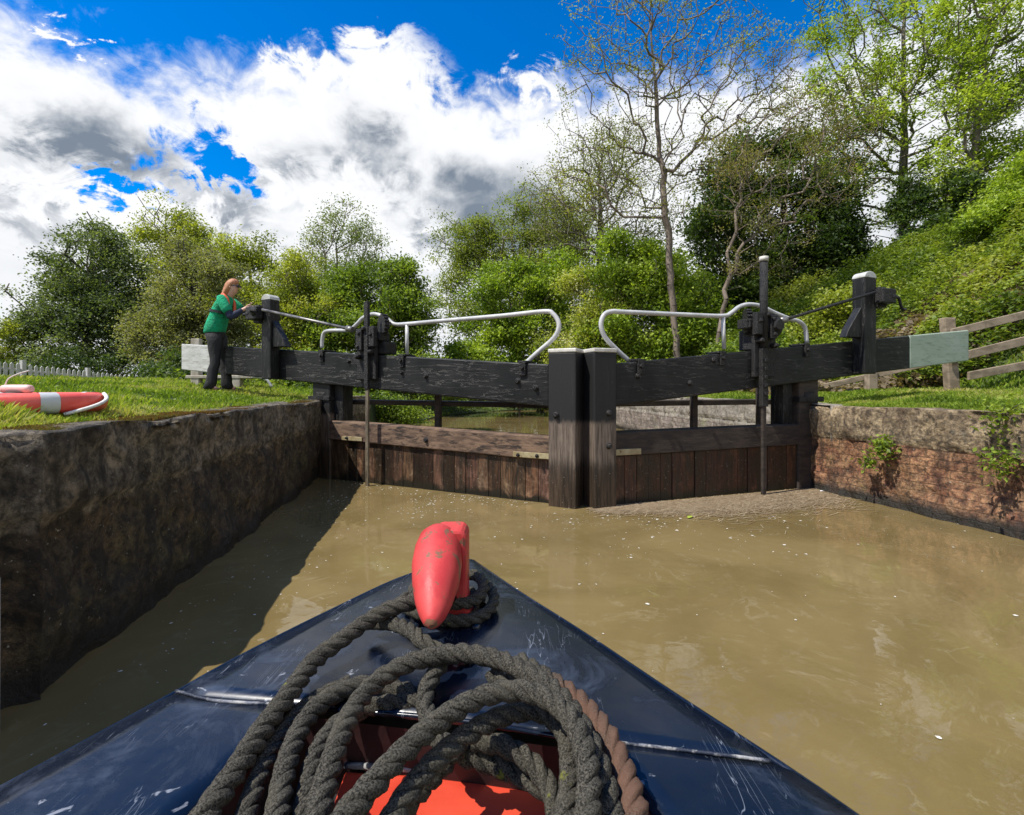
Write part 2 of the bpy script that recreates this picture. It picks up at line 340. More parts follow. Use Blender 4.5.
# soil / turf
def turf(name):
    m, t, b, o, gg = newmat(name); v = objco(t); n = gg.noise(v, 3, 8, .7, .3); n2 = gg.noise(v, 30, 6, .7)
    c = gg.mix(gg.smooth(n, .35, .65), (.035, .055, .012), (.07, .10, .02)); c = gg.mix(gg.smooth(n2, .5, .7), c, (.05, .06, .018))
    t.links.new(c, b.inputs['Base Color']); b.inputs['Roughness'].default_value = .95; bump(t, gg, b, n2, 1, .03); return m
M['turf'] = turf('turf')
M['bed'] = mat('canal_bed', (.05, .04, .02), (.08, .06, .03), .9, 2)
def water_mat():
    m, t, b, o, gg = newmat('muddy_canal_water'); v = objco(t)
    n = gg.noise(v, .9, 5, .55, 1.2)
    c = gg.mix(gg.smooth(n, .3, .7), (.150, .108, .042), (.205, .150, .062))
    sw = gg.noise(v, 1.5, 6, .6, 3.2); rid = gg.smooth(gg.m('ABSOLUTE', gg.m('SUBTRACT', sw, .5)), .035, 0); c = gg.mix(gg.m('MULTIPLY', gg.m('MULTIPLY', rid, gg.smooth(gg.noise(v, 5, 5, .65, 1.0), .45, .7)), .28), c, (.34, .29, .18))
    t.links.new(c, b.inputs['Base Color']); b.inputs['Roughness'].default_value = .025; b.inputs['IOR'].default_value = 1.36; b.inputs['Specular IOR Level'].default_value = .8
    w1 = gg.noise(v, 1.3, 3, .5, 1.6); w2 = gg.noise(v, 5.5, 3, .5, 1.0); w3 = gg.noise(v, 22, 3, .5, .4)
    h = gg.m('ADD', gg.m('MULTIPLY', w1, .22), gg.m('ADD', gg.m('MULTIPLY', w2, .035), gg.m('MULTIPLY', w3, .005)))
    bump(t, gg, b, h, .5, .05); return m
M['water'] = water_mat()
M['foam'] = mat('pale_foam_flecks', (.50, .46, .36), (.66, .62, .52), .8, 30, bmp=0)
M['straw'] = leafmat('floating_straw', .1)
# boat
def deck_mat():
    m, t, b, o, gg = newmat('scuffed_dark_blue_paint'); v = objco(t)
    n = gg.noise(v, 3, 8, .65, .6); c = gg.mix(gg.smooth(n, .35, .7), (.003, .006, .014), (.006, .011, .023))
    dust = gg.noise(v, 7, 9, .72, .8); c = gg.mix(gg.smooth(dust, .50, .72, 0, .30), c, (.12, .15, .21))
    # scratches: thin curved lines
    def lines(scl, rot, w, dist):
        mp = NN(t, 'ShaderNodeMapping'); mp.inputs['Rotation'].default_value = (0, 0, rot); mp.inputs['Scale'].default_value = (scl, scl*.10, 1); t.links.new(v, mp.inputs[0])
        q = gg.noise(mp.outputs[0], 1.0, 3, .5, dist); return gg.smooth(gg.m('ABSOLUTE', gg.m('SUBTRACT', q, .5)), w, 0)
    msk = gg.smooth(gg.noise(v, 9, 5, .6), .50, .64)
    sc = gg.m('MAXIMUM', lines(16, .5, .0035, 1.0), gg.m('MAXIMUM', lines(13, -.6, .003, 1.4), lines(19, 1.6, .003, 1.2)))
    sc = gg.m('MULTIPLY', sc, msk); c = gg.mix(gg.m('MULTIPLY', sc, .5), c, (.30, .34, .40))
    fl = gg.smooth(gg.noise(v, 26, 5, .6, .8), .66, .71); c = gg.mix(gg.m('MULTIPLY', fl, .55), c, (.36, .38, .42))
    t.links.new(c, b.inputs['Base Color']); t.links.new(gg.m('ADD', gg.smooth(dust, .3, .8, .16, .42), gg.m('MULTIPLY', sc, .3)), b.inputs['Roughness'])
    b.inputs['Coat Weight'].default_value = .0; b.inputs['Coat Roughness'].default_value = .12
    bump(t, gg, b, gg.m('ADD', gg.noise(v, 5, 4, .5), gg.m('MULTIPLY', gg.noise(v, 60, 5, .7), .06)), .35, .006); return m
M['deck'] = deck_mat()
M['seam'] = mat('worn_seam_edge', (.12, .13, .16), (.40, .39, .36), .5, 40, c3=(.012, .018, .035), s3=26, lo3=.46, hi3=.56, bmp=.6)
M['red'] = mat('faded_red_paint', (.44, .035, .035), (.54, .055, .05), .45, 10, c3=(.20, .095, .055), lo3=.56, hi3=.60, s3=22, bmp=.35, spec=.35)
M['red_lid'] = mat('orange_red_paint', (.50, .04, .018), (.58, .06, .025), .5, 6, bmp=.15, c3=(.3, .05, .03), lo3=.66, hi3=.72)
M['dark_red'] = mat('dark_red_paint_and_well_shade', (.015, .003, .003), (.03, .007, .006), .6, 10)  # red darkened to carry the well's shade; plain dark red on smaller parts
M['hull'] = mat('black_hull_and_well_shade', (.012, .012, .014), (.03, .03, .032), .5, 8)
def rope_mat():
    m, t, b, o, gg = newmat('weathered_black_rope'); v = objco(t); a = NN(t, 'ShaderNodeAttribute', attribute_name='col')
    f = gg.noise(v, 420, 4, .7); n = gg.noise(v, 14, 6, .65)
    c = gg.mix(gg.smooth(f, .35, .68), (.004, .004, .0035), (.115, .105, .082)); c = gg.mix(gg.smooth(n, .45, .75, 0, .5), c, (.085, .078, .055))
    c = gg.mix(gg.smooth(gg.noise(v, 22, 5, .6, .5), .685, .73, 0, .8), c, (.20, .21, .02))
    sp = NN(t, 'ShaderNodeSeparateColor'); t.links.new(a.outputs['Color'], sp.inputs[0])
    c = gg.mix(gg.m('MULTIPLY', sp.outputs[0], gg.smooth(n, .3, .6, .5, 1)), c, (.15, .078, .05))
    t.links.new(c, b.inputs['Base Color']); b.inputs['Roughness'].default_value = .9; b.inputs['Specular IOR Level'].default_value = .2
    bump(t, gg, b, f, .8, .0022); return m
M['rope'] = rope_mat()
M['buoy'] = mat('lifebuoy_red', (.72, .07, .05), (.78, .12, .09), .42, 6, bmp=.08)
M['tape'] = mat('grey_reflective_tape', (.45, .47, .46), (.55, .56, .55), .4, 12, bmp=.1)
M['pink'] = mat('sunfaded_pink_float', (.70, .42, .38), (.78, .55, .50), .5, 8, bmp=.1)
M['line'] = mat('pale_grab_line', (.62, .60, .55), (.75, .73, .68), .8, 40)
M['skin'] = mat('skin', (.56, .32, .23), (.62, .37, .27), .5, 10, bmp=.1)
M['hair'] = mat('reddish_blond_hair', (.34, .12, .05), (.50, .24, .12), .6, 18, (3, 3, 1), bmp=.7)
M['green'] = mat('green_shirt', (.0, .27, .115), (.006, .42, .20), .85, 9, bmp=1.0, bdist=.03)
M['navy'] = mat('navy_sleeves', (.012, .018, .04), (.022, .03, .06), .85, 8)
M['trouser'] = mat('dark_charcoal_trousers', (.006, .006, .0065), (.018, .017, .018), .75, 7, (1, 1, .5), bmp=.8, bdist=.02)
M['orange'] = mat('orange_red_collar', (.65, .09, .035), (.75, .13, .05), .6, 10)
M['blackp'] = mat('black_webbing', (.012, .012, .013), (.02, .02, .022), .5, 20)

# ------------------------------------------------------------------ terrain
def lerp_tab(tab):
    xs = [a for a, b in tab]; ys = [b for a, b in tab]; return lambda y: np.interp(y, xs, ys)
edgeL = lerp_tab([(-60, -2.16), (.8, -1.98), (1.72, -1.95), (1.84, -1.87), (6.28, -2.61), (6.34, -2.97), (7.6, -3.05), (8.4, -3.1), (10.6, -3.2), (11, -3.2), (16, -3.2), (20, -2.9), (24, -.6), (27, 3), (30, 5.4), (38, 5.5), (400, 60)])
edgeR = lerp_tab([(-60, 5.15), (3.66, 4.04), (5.60, 3.57), (5.68, 4.0), (6.6, 4.02), (13.9, 3.13), (22, 4.2), (27, 5.3), (30, 5.6), (38, 5.8), (400, 61)])
def hL(x, y):
    d = edgeL(y)-x
    z = .985 + .17*sstep(0, 2.0, d) + .13*sstep(1.5, 4.5, d) - .25*sstep(6.5, 13, d) + .2*sstep(16, 60, d)
    z = z - .95*sstep(10.6, 12.5, y)*(1-sstep(0, 4, d))
    return z + .02*vnoise(np.stack([x, y, 0*x], 1), 3, 3, 1.3)*sstep(.2, 1, d)
def hR(x, y):
    d = x-edgeR(y)
    z = .955 + .12*sstep(0, 1.6, d); x0 = np.maximum(6.9-.30*(y-7.5), 4.7)
    s = x-x0; bank = .78*np.where(s > -.5, np.where(s < .5, (s+.5)**2/2, s), 0)
    bank = 8*(1-np.exp(-bank/8)) ; z = z+bank*sstep(6.9, 8.4, y+.4*(x-7))
    z = z - .93*sstep(14, 17, y)*(1-sstep(0, 3, d))
    return z + (.02+.10*sstep(0, 1, bank))*vnoise(np.stack([x, y, 0*x], 1), 5, 3, .9)*sstep(.2, 1, d)
def sheet(name, edge, sgn, hf, m):
    ys = np.concatenate([np.arange(-60, -4, 4), np.arange(-4, 1.4, .3), np.arange(1.4, 2, .1), np.arange(2, 6.2, .2), [6.28, 6.34], np.arange(6.6, 20, .3), np.arange(20, 40, 1), np.geomspace(40, 400, 18)])
    if sgn > 0: ys = np.sort(np.concatenate([ys, [5.60, 5.68]]))
    ds = np.concatenate([np.arange(0, 1, .1), np.arange(1, 14, .3), np.geomspace(14.2, 400, 22)])
    Yg, D = np.meshgrid(ys, ds, indexing='ij'); Xg = edge(Yg)+sgn*D
    V = np.stack([Xg.ravel(), Yg.ravel(), hf(Xg.ravel(), Yg.ravel())], 1)
    ny, nd = Yg.shape; i = np.arange(ny-1)[:, None]*nd+np.arange(nd-1)[None]
    q = np.stack([i, i+1, i+nd+1, i+nd], -1).reshape(-1, 4)
    if sgn > 0: q = q[:, ::-1]
    # skirt under the water edge
    b = len(V); S = V[::nd].copy(); S[:, 2] = -1.3; V = np.concatenate([V, S]); k = np.arange(ny-1)
    sk = np.stack([k*nd, (k+1)*nd, b+k+1, b+k], 1); q = np.concatenate([q, sk])
    return tag(npmesh(name, V, q, m, smooth=True), kind='structure')
sheet('lawn_left', edgeL, -1, hL, M['turf']); sheet('lawn_right', edgeR, 1, hR, M['turf'])
npq = lambda a, b, z: ([(a[0], a[1], z), (b[0], a[1], z), (b[0], b[1], z), (a[0], b[1], z)], [(0, 1, 2, 3)])
v, f = npq((-400, -60), (400, 400), -1.2); tag(npmesh('ground', v, f, M['bed']), kind='structure')
v, f = npq((-8, -60), (12, 60), 0); tag(npmesh('water', v, f, M['water']), kind='structure')

# ------------------------------------------------------------------ masonry walls
def masonry(name, path, zt, zb, m, label, step=.035, amp=.034, thick=.34, seed=1, origin=(0, 0, 0), joints=None, cope=.36):
    """displaced wall face + top along a plan path; the solid side is to the left of the path direction (side=+1)"""
    P2 = [np.array(p, float) for p in path]; pts = []; 
    for a, b in zip(P2[:-1], P2[1:]):
        n = max(int(np.linalg.norm(b-a)/step), 1)
        pts += [a+(b-a)*k/n for k in range(n)]
    pts.append(P2[-1]); pts = np.array(pts); T = np.gradient(pts, axis=0); T /= np.linalg.norm(T, axis=1)[:, None]
    Nn = np.stack([-T[:, 1], T[:, 0]], 1)                      # into the solid
    zs = np.arange(zb, zt-.03, step); zs = np.append(zs, [zt-.028, zt-.008]); s = np.concatenate([[0], np.cumsum(np.linalg.norm(np.diff(pts, axis=0), axis=1))])
    prof = [(0, z) for z in zs]+[(.02, zt)]+[(t, zt) for t in np.linspace(.08, thick, 5)]+[(thick, zt-.4)]
    rows = []
    for k, (off, z) in enumerate(prof):
        p = np.concatenate([pts+Nn*off, np.full((len(pts), 1), z)], 1)
        dn = vnoise(p, seed, 5, 2.6, .62)*amp
        dn += .5*amp*np.abs(vnoise(p, seed+9, 3, 9, .6))
        if off == 0 or k < len(zs):
            if cope: dn += .012*(z < zt-cope) + .034*np.exp(-((z-(zt-cope))/.016)**2)
            if joints is not None and z > zt-cope+.01:
                jd = np.min(np.abs(s[:, None]-np.array(joints)[None]), axis=1); dn += .035*np.exp(-(jd/.018)**2)
            # course joints in the lower masonry
            p[:, :2] += Nn*dn[:, None]
        p[:, 2] += (vnoise(p, seed+3, 4, 3.1)*.014) if z >= zt-.03 and off < thick else 0
        rows.append(p)
    V = np.concatenate(rows); n = len(pts); i = np.arange(len(prof)-1)[:, None]*n+np.arange(n-1)[None]
    q = np.stack([i, i+1, i+n+1, i+n], -1).reshape(-1, 4)[:, ::-1]
    o = npmesh(name, V, q, m, origin=origin); return tag(o, label, 'wall')
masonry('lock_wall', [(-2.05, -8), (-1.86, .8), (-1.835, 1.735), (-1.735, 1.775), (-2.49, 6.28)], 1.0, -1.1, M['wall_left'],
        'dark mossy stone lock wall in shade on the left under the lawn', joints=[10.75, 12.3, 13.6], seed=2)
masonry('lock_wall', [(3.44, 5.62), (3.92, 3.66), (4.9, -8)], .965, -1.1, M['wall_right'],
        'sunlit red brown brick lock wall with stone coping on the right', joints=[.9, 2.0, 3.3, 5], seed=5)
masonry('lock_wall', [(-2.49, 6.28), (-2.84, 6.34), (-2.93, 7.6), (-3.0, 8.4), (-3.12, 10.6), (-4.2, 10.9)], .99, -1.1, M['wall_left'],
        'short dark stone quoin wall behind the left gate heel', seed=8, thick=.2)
masonry('lock_wall', [(4.05, 13.9), (3.0, 14.0), (3.88, 6.9), (3.84, 5.70), (3.44, 5.62)], .97, -1.1, M['wall_far'],
        'pale grey brick and block wall beyond the right gate', seed=11, joints=[1.5, 2.4, 3.3, 4.2, 5.0, 6.0, 7.2])

# ------------------------------------------------------------------ lock gates
def leaf_uv(side, px, py, v=0):
    """point on the leaf's plane (offset v towards camera) seen at a pixel -> (u, z)"""
    A, U, Nv = (LA, LB, LN) if side < 0 else (RA, RB, RN)
    k = (px-512)/F; a = A+Nv*v; u = (k*a.y-a.x)/(U.x-k*U.y); d = a.y+U.y*u
    return u, CH+(HY-py)/F*d
LA = Vector((.70, 4.73, 0)); RA = Vector((.715, 4.73, 0))
def gate(side):
    A, U, N = (LA, LB, LN) if side < 0 else (RA, RB, RN)
    K = lambda u, v, z: A+U*u+N*v+Vector((0, 0, z))
    left = side < 0
    root = thing('lock_gate', tuple(K(0, 0, 0)), 'black timber lock gate leaf on the left with white tipped balance beam' if left else
                 'black timber lock gate leaf on the right with pale green tipped balance beam', 'lock gate', 'pair of mitred lock gates')
    L = 3.42 if left else 2.78
    zv = Vector((0, 0, 1))
    def box(mb, u0, u1, v0, v1, z0, z1, sl=0):
        """box in leaf coordinates, top and bottom rise by sl per metre of u"""
        c = [K(u, v, z+sl*u) for z in (z0, z1) for (u, v) in ((u0, v0), (u1, v0), (u1, v1), (u0, v1))]; return mb.hexa(c)
    pw = .285 if left else .245
    g0 = .02 if left else .02
    box(MB(), g0, g0+pw, -.14, .16, -1.0, 1.505).build('mitre_post', M['post'], root, .012)
    box(MB(), g0-.004, g0+pw+.004, -.145, .165, 1.505, 1.545).build('post_cap', M['post_cap'], root, .01)
    hp = .22
    box(MB(), L-hp*.4, L+hp, -.12, .09, -1.0, 1.30).build('heel_post', M['post'] if left else M['gate_rail_dark'], root, .02)
    box(MB(), L-hp*.4-.16, L-hp*.4-.005, -.16, .02, .60, 1.26).build('rear_post', M['black_post'], root, .015)
    # balance beam
    sl = (1.885-1.40)/6.6 if left else (1.965-1.395)/5.75
    zt0 = 1.372 if left else 1.375; th = .42
    uend = leaf_uv(side, 182 if left else 968, 350, .12)[0]; ucol = leaf_uv(side, 211 if left else 909, 350, .12)[0]
    def beam(mb, u0, u1, g=0):
        c = []
        for u in (u0, u1):
            tt = th*(1-.055*max(0, (u-L)/3.3)) if left else th*(1-.03*max(0, (u-L)/3))
            zt = zt0+sl*u
            c.append([K(u, -.17-g, zt-tt-g), K(u, .13+g, zt-tt-g), K(u, .13+g, zt+g), K(u, -.17-g, zt+g)])
        return mb.hexa([c[0][0], c[0][1], c[0][2], c[0][3], c[1][0], c[1][1], c[1][2], c[1][3]])
    bm_ = beam(MB(), g0+pw+.003, ucol).build('balance_beam', M['black_beam'], root, .014)
    beam(MB(), ucol+.002, uend, .001).build('painted_end', M['white_paint'] if left else M['pale_green'], root, .012)
    # top rail and planks
    rt0 = .66 if left else .675; rs = (leaf_uv(side, 345, 422, .1)[1]-leaf_uv(side, 550, 438, .1)[1])/3.0 if left else .01
    rt0 = leaf_uv(side, 550, 438, .1)[1] if left else leaf_uv(side, 613, 433, .1)[1]
    u0, u1 = g0+pw+.003, L-hp*.4-.003
    box(MB(), u0, u1, -.10, .10, rt0-.235, rt0, rs).build('top_rail', M['gate_rail'] if left else M['gate_rail_dark'], root, .012)
    mb = MB(); cols = []; n = 21 if left else 17; w = (u1-u0)/n; rnd = random.Random(3 if left else 5)
    for i in range(n):
        a = u0+i*w+.002; b = u0+(i+1)*w-.002; dv = rnd.uniform(-.006, .006); q = rnd.choice([.45, .7, 1, 1.3, 1.5, .3] if left else [.7, .85, 1, 1.1, 1.2])
        box(mb, a, b, .02, .062+dv, -1.0, rt0-.24, rs); tone = (q, q*rnd.uniform(.88, 1.05), q*rnd.uniform(.8, 1.05)); cols += [tone]*8
    pl = mb.build('planking', M['planks'] if left else M['planks_red'], root, .004)
    ca = pl.data.color_attributes.new('col', 'FLOAT_COLOR', 'POINT')
    for i, c in enumerate(cols): ca.data[i].color = (*c, 1)
    # lower framing behind the planks
    box(MB(), u0, u1, -.10, .015, -.1, .1).build('lower_rail', M['gate_rail_dark'], root, .01)
    # iron straps
    def strap(pts, w=.055, name='strap', m=M['strap']):
        mb = MB()
        for (p, q) in zip(pts[:-1], pts[1:]):
            a = leaf_uv(side, *p, .11); b = leaf_uv(side, *q, .11)
            if abs(a[0]-b[0]) > abs(a[1]-b[1]): box(mb, min(a[0], b[0]), max(a[0], b[0]), .103, .115, a[1]-w/2, a[1]+w/2)
            else: box(mb, a[0]-w/2, a[0]+w/2, .1035, .1155, min(a[1], b[1]), max(a[1], b[1])-w/2)
        return mb.build(name, m, root, .003)
    def bolt(px, py, v, r=.022):
        u, z = leaf_uv(side, px, py, v); p = K(u, v, z)
        mb = MB().lathe(p-N*.012, N, [(0, r*1.5), (.016, r*1.5), (.017, r), (.035, r), (.042, r*.75)], 8); return mb.build('bolt', M['iron'], root)
    if left:
        strap([(513, 454), (558, 454)]); strap([(557, 454), (557, 498)], .05); strap([(342, 438), (362, 440)], .05)
        for p in ((426, 376), (518, 381), (536, 388), (556, 386), (349, 361), (402, 372)): bolt(*p, .13)
        for p in ((556, 415), (426, 440)): bolt(*p, .165 if p[0] > 500 else .10)
        for p in ((518, 455), (537, 456), (557, 464), (557, 490), (347, 438)): bolt(*p, .115, .014)
    else:
        strap([(606, 453), (641, 453)], .06)
        for p in ((638, 376), (610, 382), (714, 360), (690, 383)): bolt(*p, .13)
        for p in ((609, 413), (609, 446)): bolt(*p, .16)
    # walkway plank behind the gate with brackets
    wz = leaf_uv(side, 450, 401, -.35)[1] if left else leaf_uv(side, 690, 400, -.35)[1]
    box(MB(), u0+.02, L+.1, -.52, -.24, wz-.06, wz).build('footboard', M['gate_rail_dark'], root, .008)
    for px in ((438,) if left else (694, 760)):
        u = leaf_uv(side, px, 400, -.2)[0]; box(MB(), u-.035, u+.035, -.235, -.175, rt0-.2, 1.2).build('bracket', M['gate_rail_dark'], root, .006)
    # handrail, a bent tube standing on the beam's back edge
    if left:
        hr = [(322, 348), (322.5, 338), (325, 332), (333, 330.5), (349, 330), (357, 324), (363, 318), (374, 314), (386, 318), (394, 324), (407, 324), (440, 321), (500, 316), (544, 311.5), (553, 314), (558.5, 322), (558, 331), (552, 340), (538, 352), (526, 363)]
        ups = [((407, 324), (407, 355))]; clamps = [(402, 357), (523, 362), (322, 350)]
    else:
        hr = [(629, 361), (616, 349), (605, 337), (601, 325), (604, 315), (612, 311.5), (624, 312), (680, 314.5), (722, 316), (731, 313), (739, 307), (748, 304.5), (760, 306), (775, 313), (790, 319), (799, 321.5), (805, 328), (807, 343)]
        ups = [((723, 317), (724, 349))]; clamps = [(640, 366), (722, 352), (806, 344)]
    hv = -.02
    def pt(px, py, v=hv): u, z = leaf_uv(side, px, py, v); return K(u, v, z)
    mb = MB().tube(spline([pt(*p) for p in hr], 5), .024, 12)
    for a, b in ups: mb.tube([pt(*a), pt(*b)], .022, 10)
    mb.build('handrail', M['rail'], root)
    for p in clamps:
        u, z = leaf_uv(side, p[0], p[1], .13); z = zt0+sl*u
        mb = MB(); box(mb, u-.05, u+.05, -.06, .145, z+.001, z+.022); box(mb, u-.035, u+.035, .132, .155, z-.13, z+.02)
        mb.lathe(K(u, .15, z-.05), N, [(0, .022), (.03, .02)], 8); mb.build('clamp', M['iron'], root, .004)
    # paddle gear: rack rod in front of the planking, gearbox and pinion on the beam
    rp = 368 if left else 763
    ur = leaf_uv(side, rp, 380, .2)[0]; ztop = leaf_uv(side, rp, 302 if left else 257, .2)[1]; bt = zt0+sl*ur
    gz = leaf_uv(side, rp, 338 if left else 325, .2)[1]
    if left:
        box(MB(), ur-.025, ur+.035, .19, .235, bt-.42, ztop).build('rack_bar', M['iron'], root, .006)
        box(MB(), ur-.022, ur+.022, .195, .225, -.9, bt-.42).build('rack_rod', M['rack'], root, .006)
    else:
        MB().tube([K(ur, .21, bt+.02), K(ur, .21, ztop-.05)], .040, 14).build('rack_casing', M['iron'], root)
        MB().tube([K(ur, .21, ztop-.05), K(ur, .21, ztop)], .046, 14).build('casing_cap', M['post_cap'], root)
        mb = MB(); box(mb, ur-.04, ur+.04, .18, .235, bt-.62, bt+.02)
        for k in range(5): box(mb, ur-.02, ur+.02, .236, .25, bt-.5+k*.09, bt-.46+k*.09)
        mb.build('rack_bar', M['iron'], root, .006)
        box(MB(), ur-.024, ur+.024, .19, .225, -.9, bt-.62).build('rack_rod', M['gate_rail_dark'], root, .006)
    mb = MB(); s = 1 if left else -1
    # housing of uneven plates
    box(mb, ur-.10, ur+.19, .135, .185, bt-.30, gz+.10); box(mb, ur-(.20 if left else .06), ur+(.19 if left else .26), -.08, .13, bt+.004, gz-.04)
    box(mb, ur-.16, ur+.23, .0, .18, gz-.03, gz+.07)
    box(mb, ur-.13, ur-.05, .18, .25, gz-.11, gz+.13); box(mb, ur+.06, ur+.15, .18, .25, gz-.15, gz+.11)
    mb.prism([K(ur+.20, .136, bt+.05), K(ur+.30, .136, bt-.05), K(ur+.06, .136, bt-.28), K(ur+.06, .136, bt+.05)], N*.03)
    if not left: mb.lathe(K(ur+.15, .02, gz+.0), N, [(0, .13), (.15, .14), (.19, .13), (.22, .07), (.27, .06)], 16)
    for du, dz in ((-.08, .04), (.1, .06), (.12, -.1), (-.06, -.17), (.14, -.22), (.03, .11)):
        mb.lathe(K(ur+du, .18, gz+dz), N, [(0, .03), (.06, .03), (.09, .02)], 8)
    mb.build('paddle_gearbox', M['iron'], root, .012)
    # toothed pinion wheel, axis along the beam's normal
    def cog(c, axis, r, w, nt=18):
        axis = axis.normalized(); e1 = axis.cross(zv).normalized(); e2 = axis.cross(e1); poly = []
        for i in range(nt):
            for da, rr in ((-.25, r*.88), (-.16, r), (.16, r), (.25, r*.88)):
                a = 2*math.pi*(i+da)/nt; poly.append(c-axis*w/2+(e1*math.cos(a)+e2*math.sin(a))*rr)
        return MB().prism(poly, axis*w)
    wpx, wpy = (381, 325) if left else (750, 321)
    u, z = leaf_uv(side, wpx, wpy, .1); cg = cog(K(u, .06, z), (N+U*.55) if left else (N*.6+U).normalized(), .14, .055); cg.build('cog_wheel', M['iron'], root)
    # windlass post with brace, cap, spindle box
    wpp = 270 if left else 865
    uw = leaf_uv(side, wpp, 330, .1)[0]; zt = leaf_uv(side, wpp, 303 if left else 282, .1)[1]; bw = zt0+sl*uw
    hw = .088 if left else .098; uw = leaf_uv(side, wpp, 330, .22)[0]
    box(MB(), uw-hw, uw+hw, .135, .285, bw-.42, zt).build('windlass_post', M['black_post'], root, .012)
    mb = MB(); c = K(uw, .21, zt+.002); poly = [c-U*hw, c+U*hw]+[c+U*hw*math.cos(a)+zv*.075*math.sin(a) for a in np.linspace(.15, math.pi-.15, 9)]
    mb.prism([p-N*.078 for p in poly], N*.156).build('rounded_cap', M['white_paint'], root, .006)
    mb = MB(); mb.prism([K(uw-hw-.003, .16, bw+.004), K(uw-hw-.25, .16, bw+.004), K(uw-hw-.20, .16, bw+.10), K(uw-hw-.003, .16, bw+.36)], N*.09)
    mb.build('brace', M['black_post'], root, .006)
    zs = leaf_uv(side, 271 if left else 870, 313 if left else 297, .2)[1]
    mb = MB(); box(mb, uw+hw*.4 if not left else uw+hw*.3, uw+hw+.16, .301, .40, zs-.10, zs+.07); box(mb, uw+hw+.002, uw+hw+.12, .16, .32, zs-.14, zs+.10)
    mb.lathe(K(uw+hw+.1, .36, zs-.02), U, [(0, .05), (.07, .045), (.08, .02), (.16, .02)], 10)
    mb.build('spindle_box', M['wood_grey'] if False else M['iron'], root, .012)
    if not left:
        p = K(uw+hw+.20, .36, zs-.02); MB().tube(spline([p, p+U*.06-zv*.01, p+U*.10-zv*.10, p+U*.14-zv*.14, p+U*.18-zv*.13], 5), .016, 8).build('crank_handle', M['iron'], root)
    else:
        p = K(uw+.08, .40, zs+.0); MB().lathe(p-N*.02, N, [(0, .06), (.03, .06), (.035, .025), (.09, .025)], 12).build('spindle', M['iron'], root)
    a = K(uw-.02, .345, zs+.02); b_ = K(ur+.22, .22, leaf_uv(side, 352 if left else 790, 330 if left else 322, .2)[1])
    MB().tube([a, b_], .019 if left else .017, 10).build('drive_shaft', M['iron_rod'] if left else M['iron'], root)
    MB().tube([b_+(a-b_)*.0, b_+(a-b_)*.06], .036, 10).build('shaft_collar', M['iron_rod'], root)
    # collar strap round the heel post
    mb = MB(); box(mb, L-.1, L+hp+.06, -.02, .11, 1.0, 1.06) ; mb.lathe(K(L+.07, .02, 1.0), zv, [(0, .11), (.11, .11)], 14); mb.build('anchor_collar', M['iron'], root, .006)
    return root
gate(-1); gate(1)

# ------------------------------------------------------------------ boat bow
DZ = .62
def D(px, py, z=DZ): return on(px, py, z)
boat = thing('narrowboat', (-.13, 1.5, 0), 'dark blue narrowboat bow with scuffed deck and red fittings in the foreground', 'boat')
Lp = [D(473, 560), D(409, 574), D(326, 612), D(239, 656), D(178, 690), D(90, 738), D(0, 787), D(-90, 835), D(-190, 890), D(-330, 980)]
Rp = [D(473, 560), D(520, 592), D(580, 630), D(671, 691), D(780, 762), D(857, 815), D(930, 868), D(1000, 920), D(1100, 1000), D(1230, 1130)]
def resamp(ps, n):
    ps = spline(ps, 8); s = [0]
    for a, b in zip(ps[:-1], ps[1:]): s.append(s[-1]+(b-a).length)
    return [Vector([np.interp(t*s[-1], s, [p[i] for p in ps]) for i in range(3)]) for t in np.linspace(0, 1, n)]
# opening of the well in the deck, front edge to sides
OF = [D(300, 708), D(575, 736)]; OL = D(150, 850); OR = D(672, 850)
stem = Vector((-.122, 1.515, DZ))
nL = 26; Ls = resamp(Lp, nL); Rs = resamp(Rp, nL)
def edge_at(ps, y):
    for a, b in zip(ps[:-1], ps[1:]):
        if a.y >= y >= b.y: t = (a.y-y)/(a.y-b.y+1e-9); return a.lerp(b, t)
    return ps[-1]
yf = (OF[0].y+OF[1].y)/2
V = []; Fq = []; MBD = MB()
# front plate: rows between left and right edge with a slight camber
def camber(x, y, xl, xr):
    t = (x-xl)/max(xr-xl, 1e-6); return .012*math.sin(math.pi*min(max(t, 0), 1))
rows = 26; cols_ = 18; mb = MB(); vs = []
ylist = np.linspace(1.493, .0, rows); seamL, seamR = D(176, 694), D(775, 765)
def front_y(x): t = (x-OF[0].x)/(OF[1].x-OF[0].x); return OF[0].y+(OF[1].y-OF[0].y)*t
# plate rows bend parallel to the seam towards the back
def row_pt(k, c):
    t = k/(rows-1); sk = t
    # row line goes from left edge point to right edge point
    a = Ls0[k]; b = Rs0[k]; x = a.lerp(b, c/(cols_-1)); x.z = DZ+camber(x.x, x.y, a.x, b.x); return x
# parametrise so that the last row is the seam line
def upto(ps, target):
    out = [ps[0]]
    for a, b in zip(ps[:-1], ps[1:]):
        if b.y <= target.y: out.append(target.copy()); break
        out.append(b)
    return out
Ls0 = resamp(upto(spline(Lp, 8), seamL), rows); Rs0 = resamp(upto(spline(Rp, 8), seamR), rows)
vs = [row_pt(k, c) for k in range(rows) for c in range(cols_)]
fs = [(k*cols_+c, k*cols_+c+1, (k+1)*cols_+c+1, (k+1)*cols_+c) for k in range(rows-1) for c in range(cols_-1)]
mb.add(vs, fs, True)
fd = mb.build('foredeck', M['deck'], boat); sd = fd.modifiers.new('solid', 'SOLIDIFY'); sd.thickness = .008; sd.offset = -1
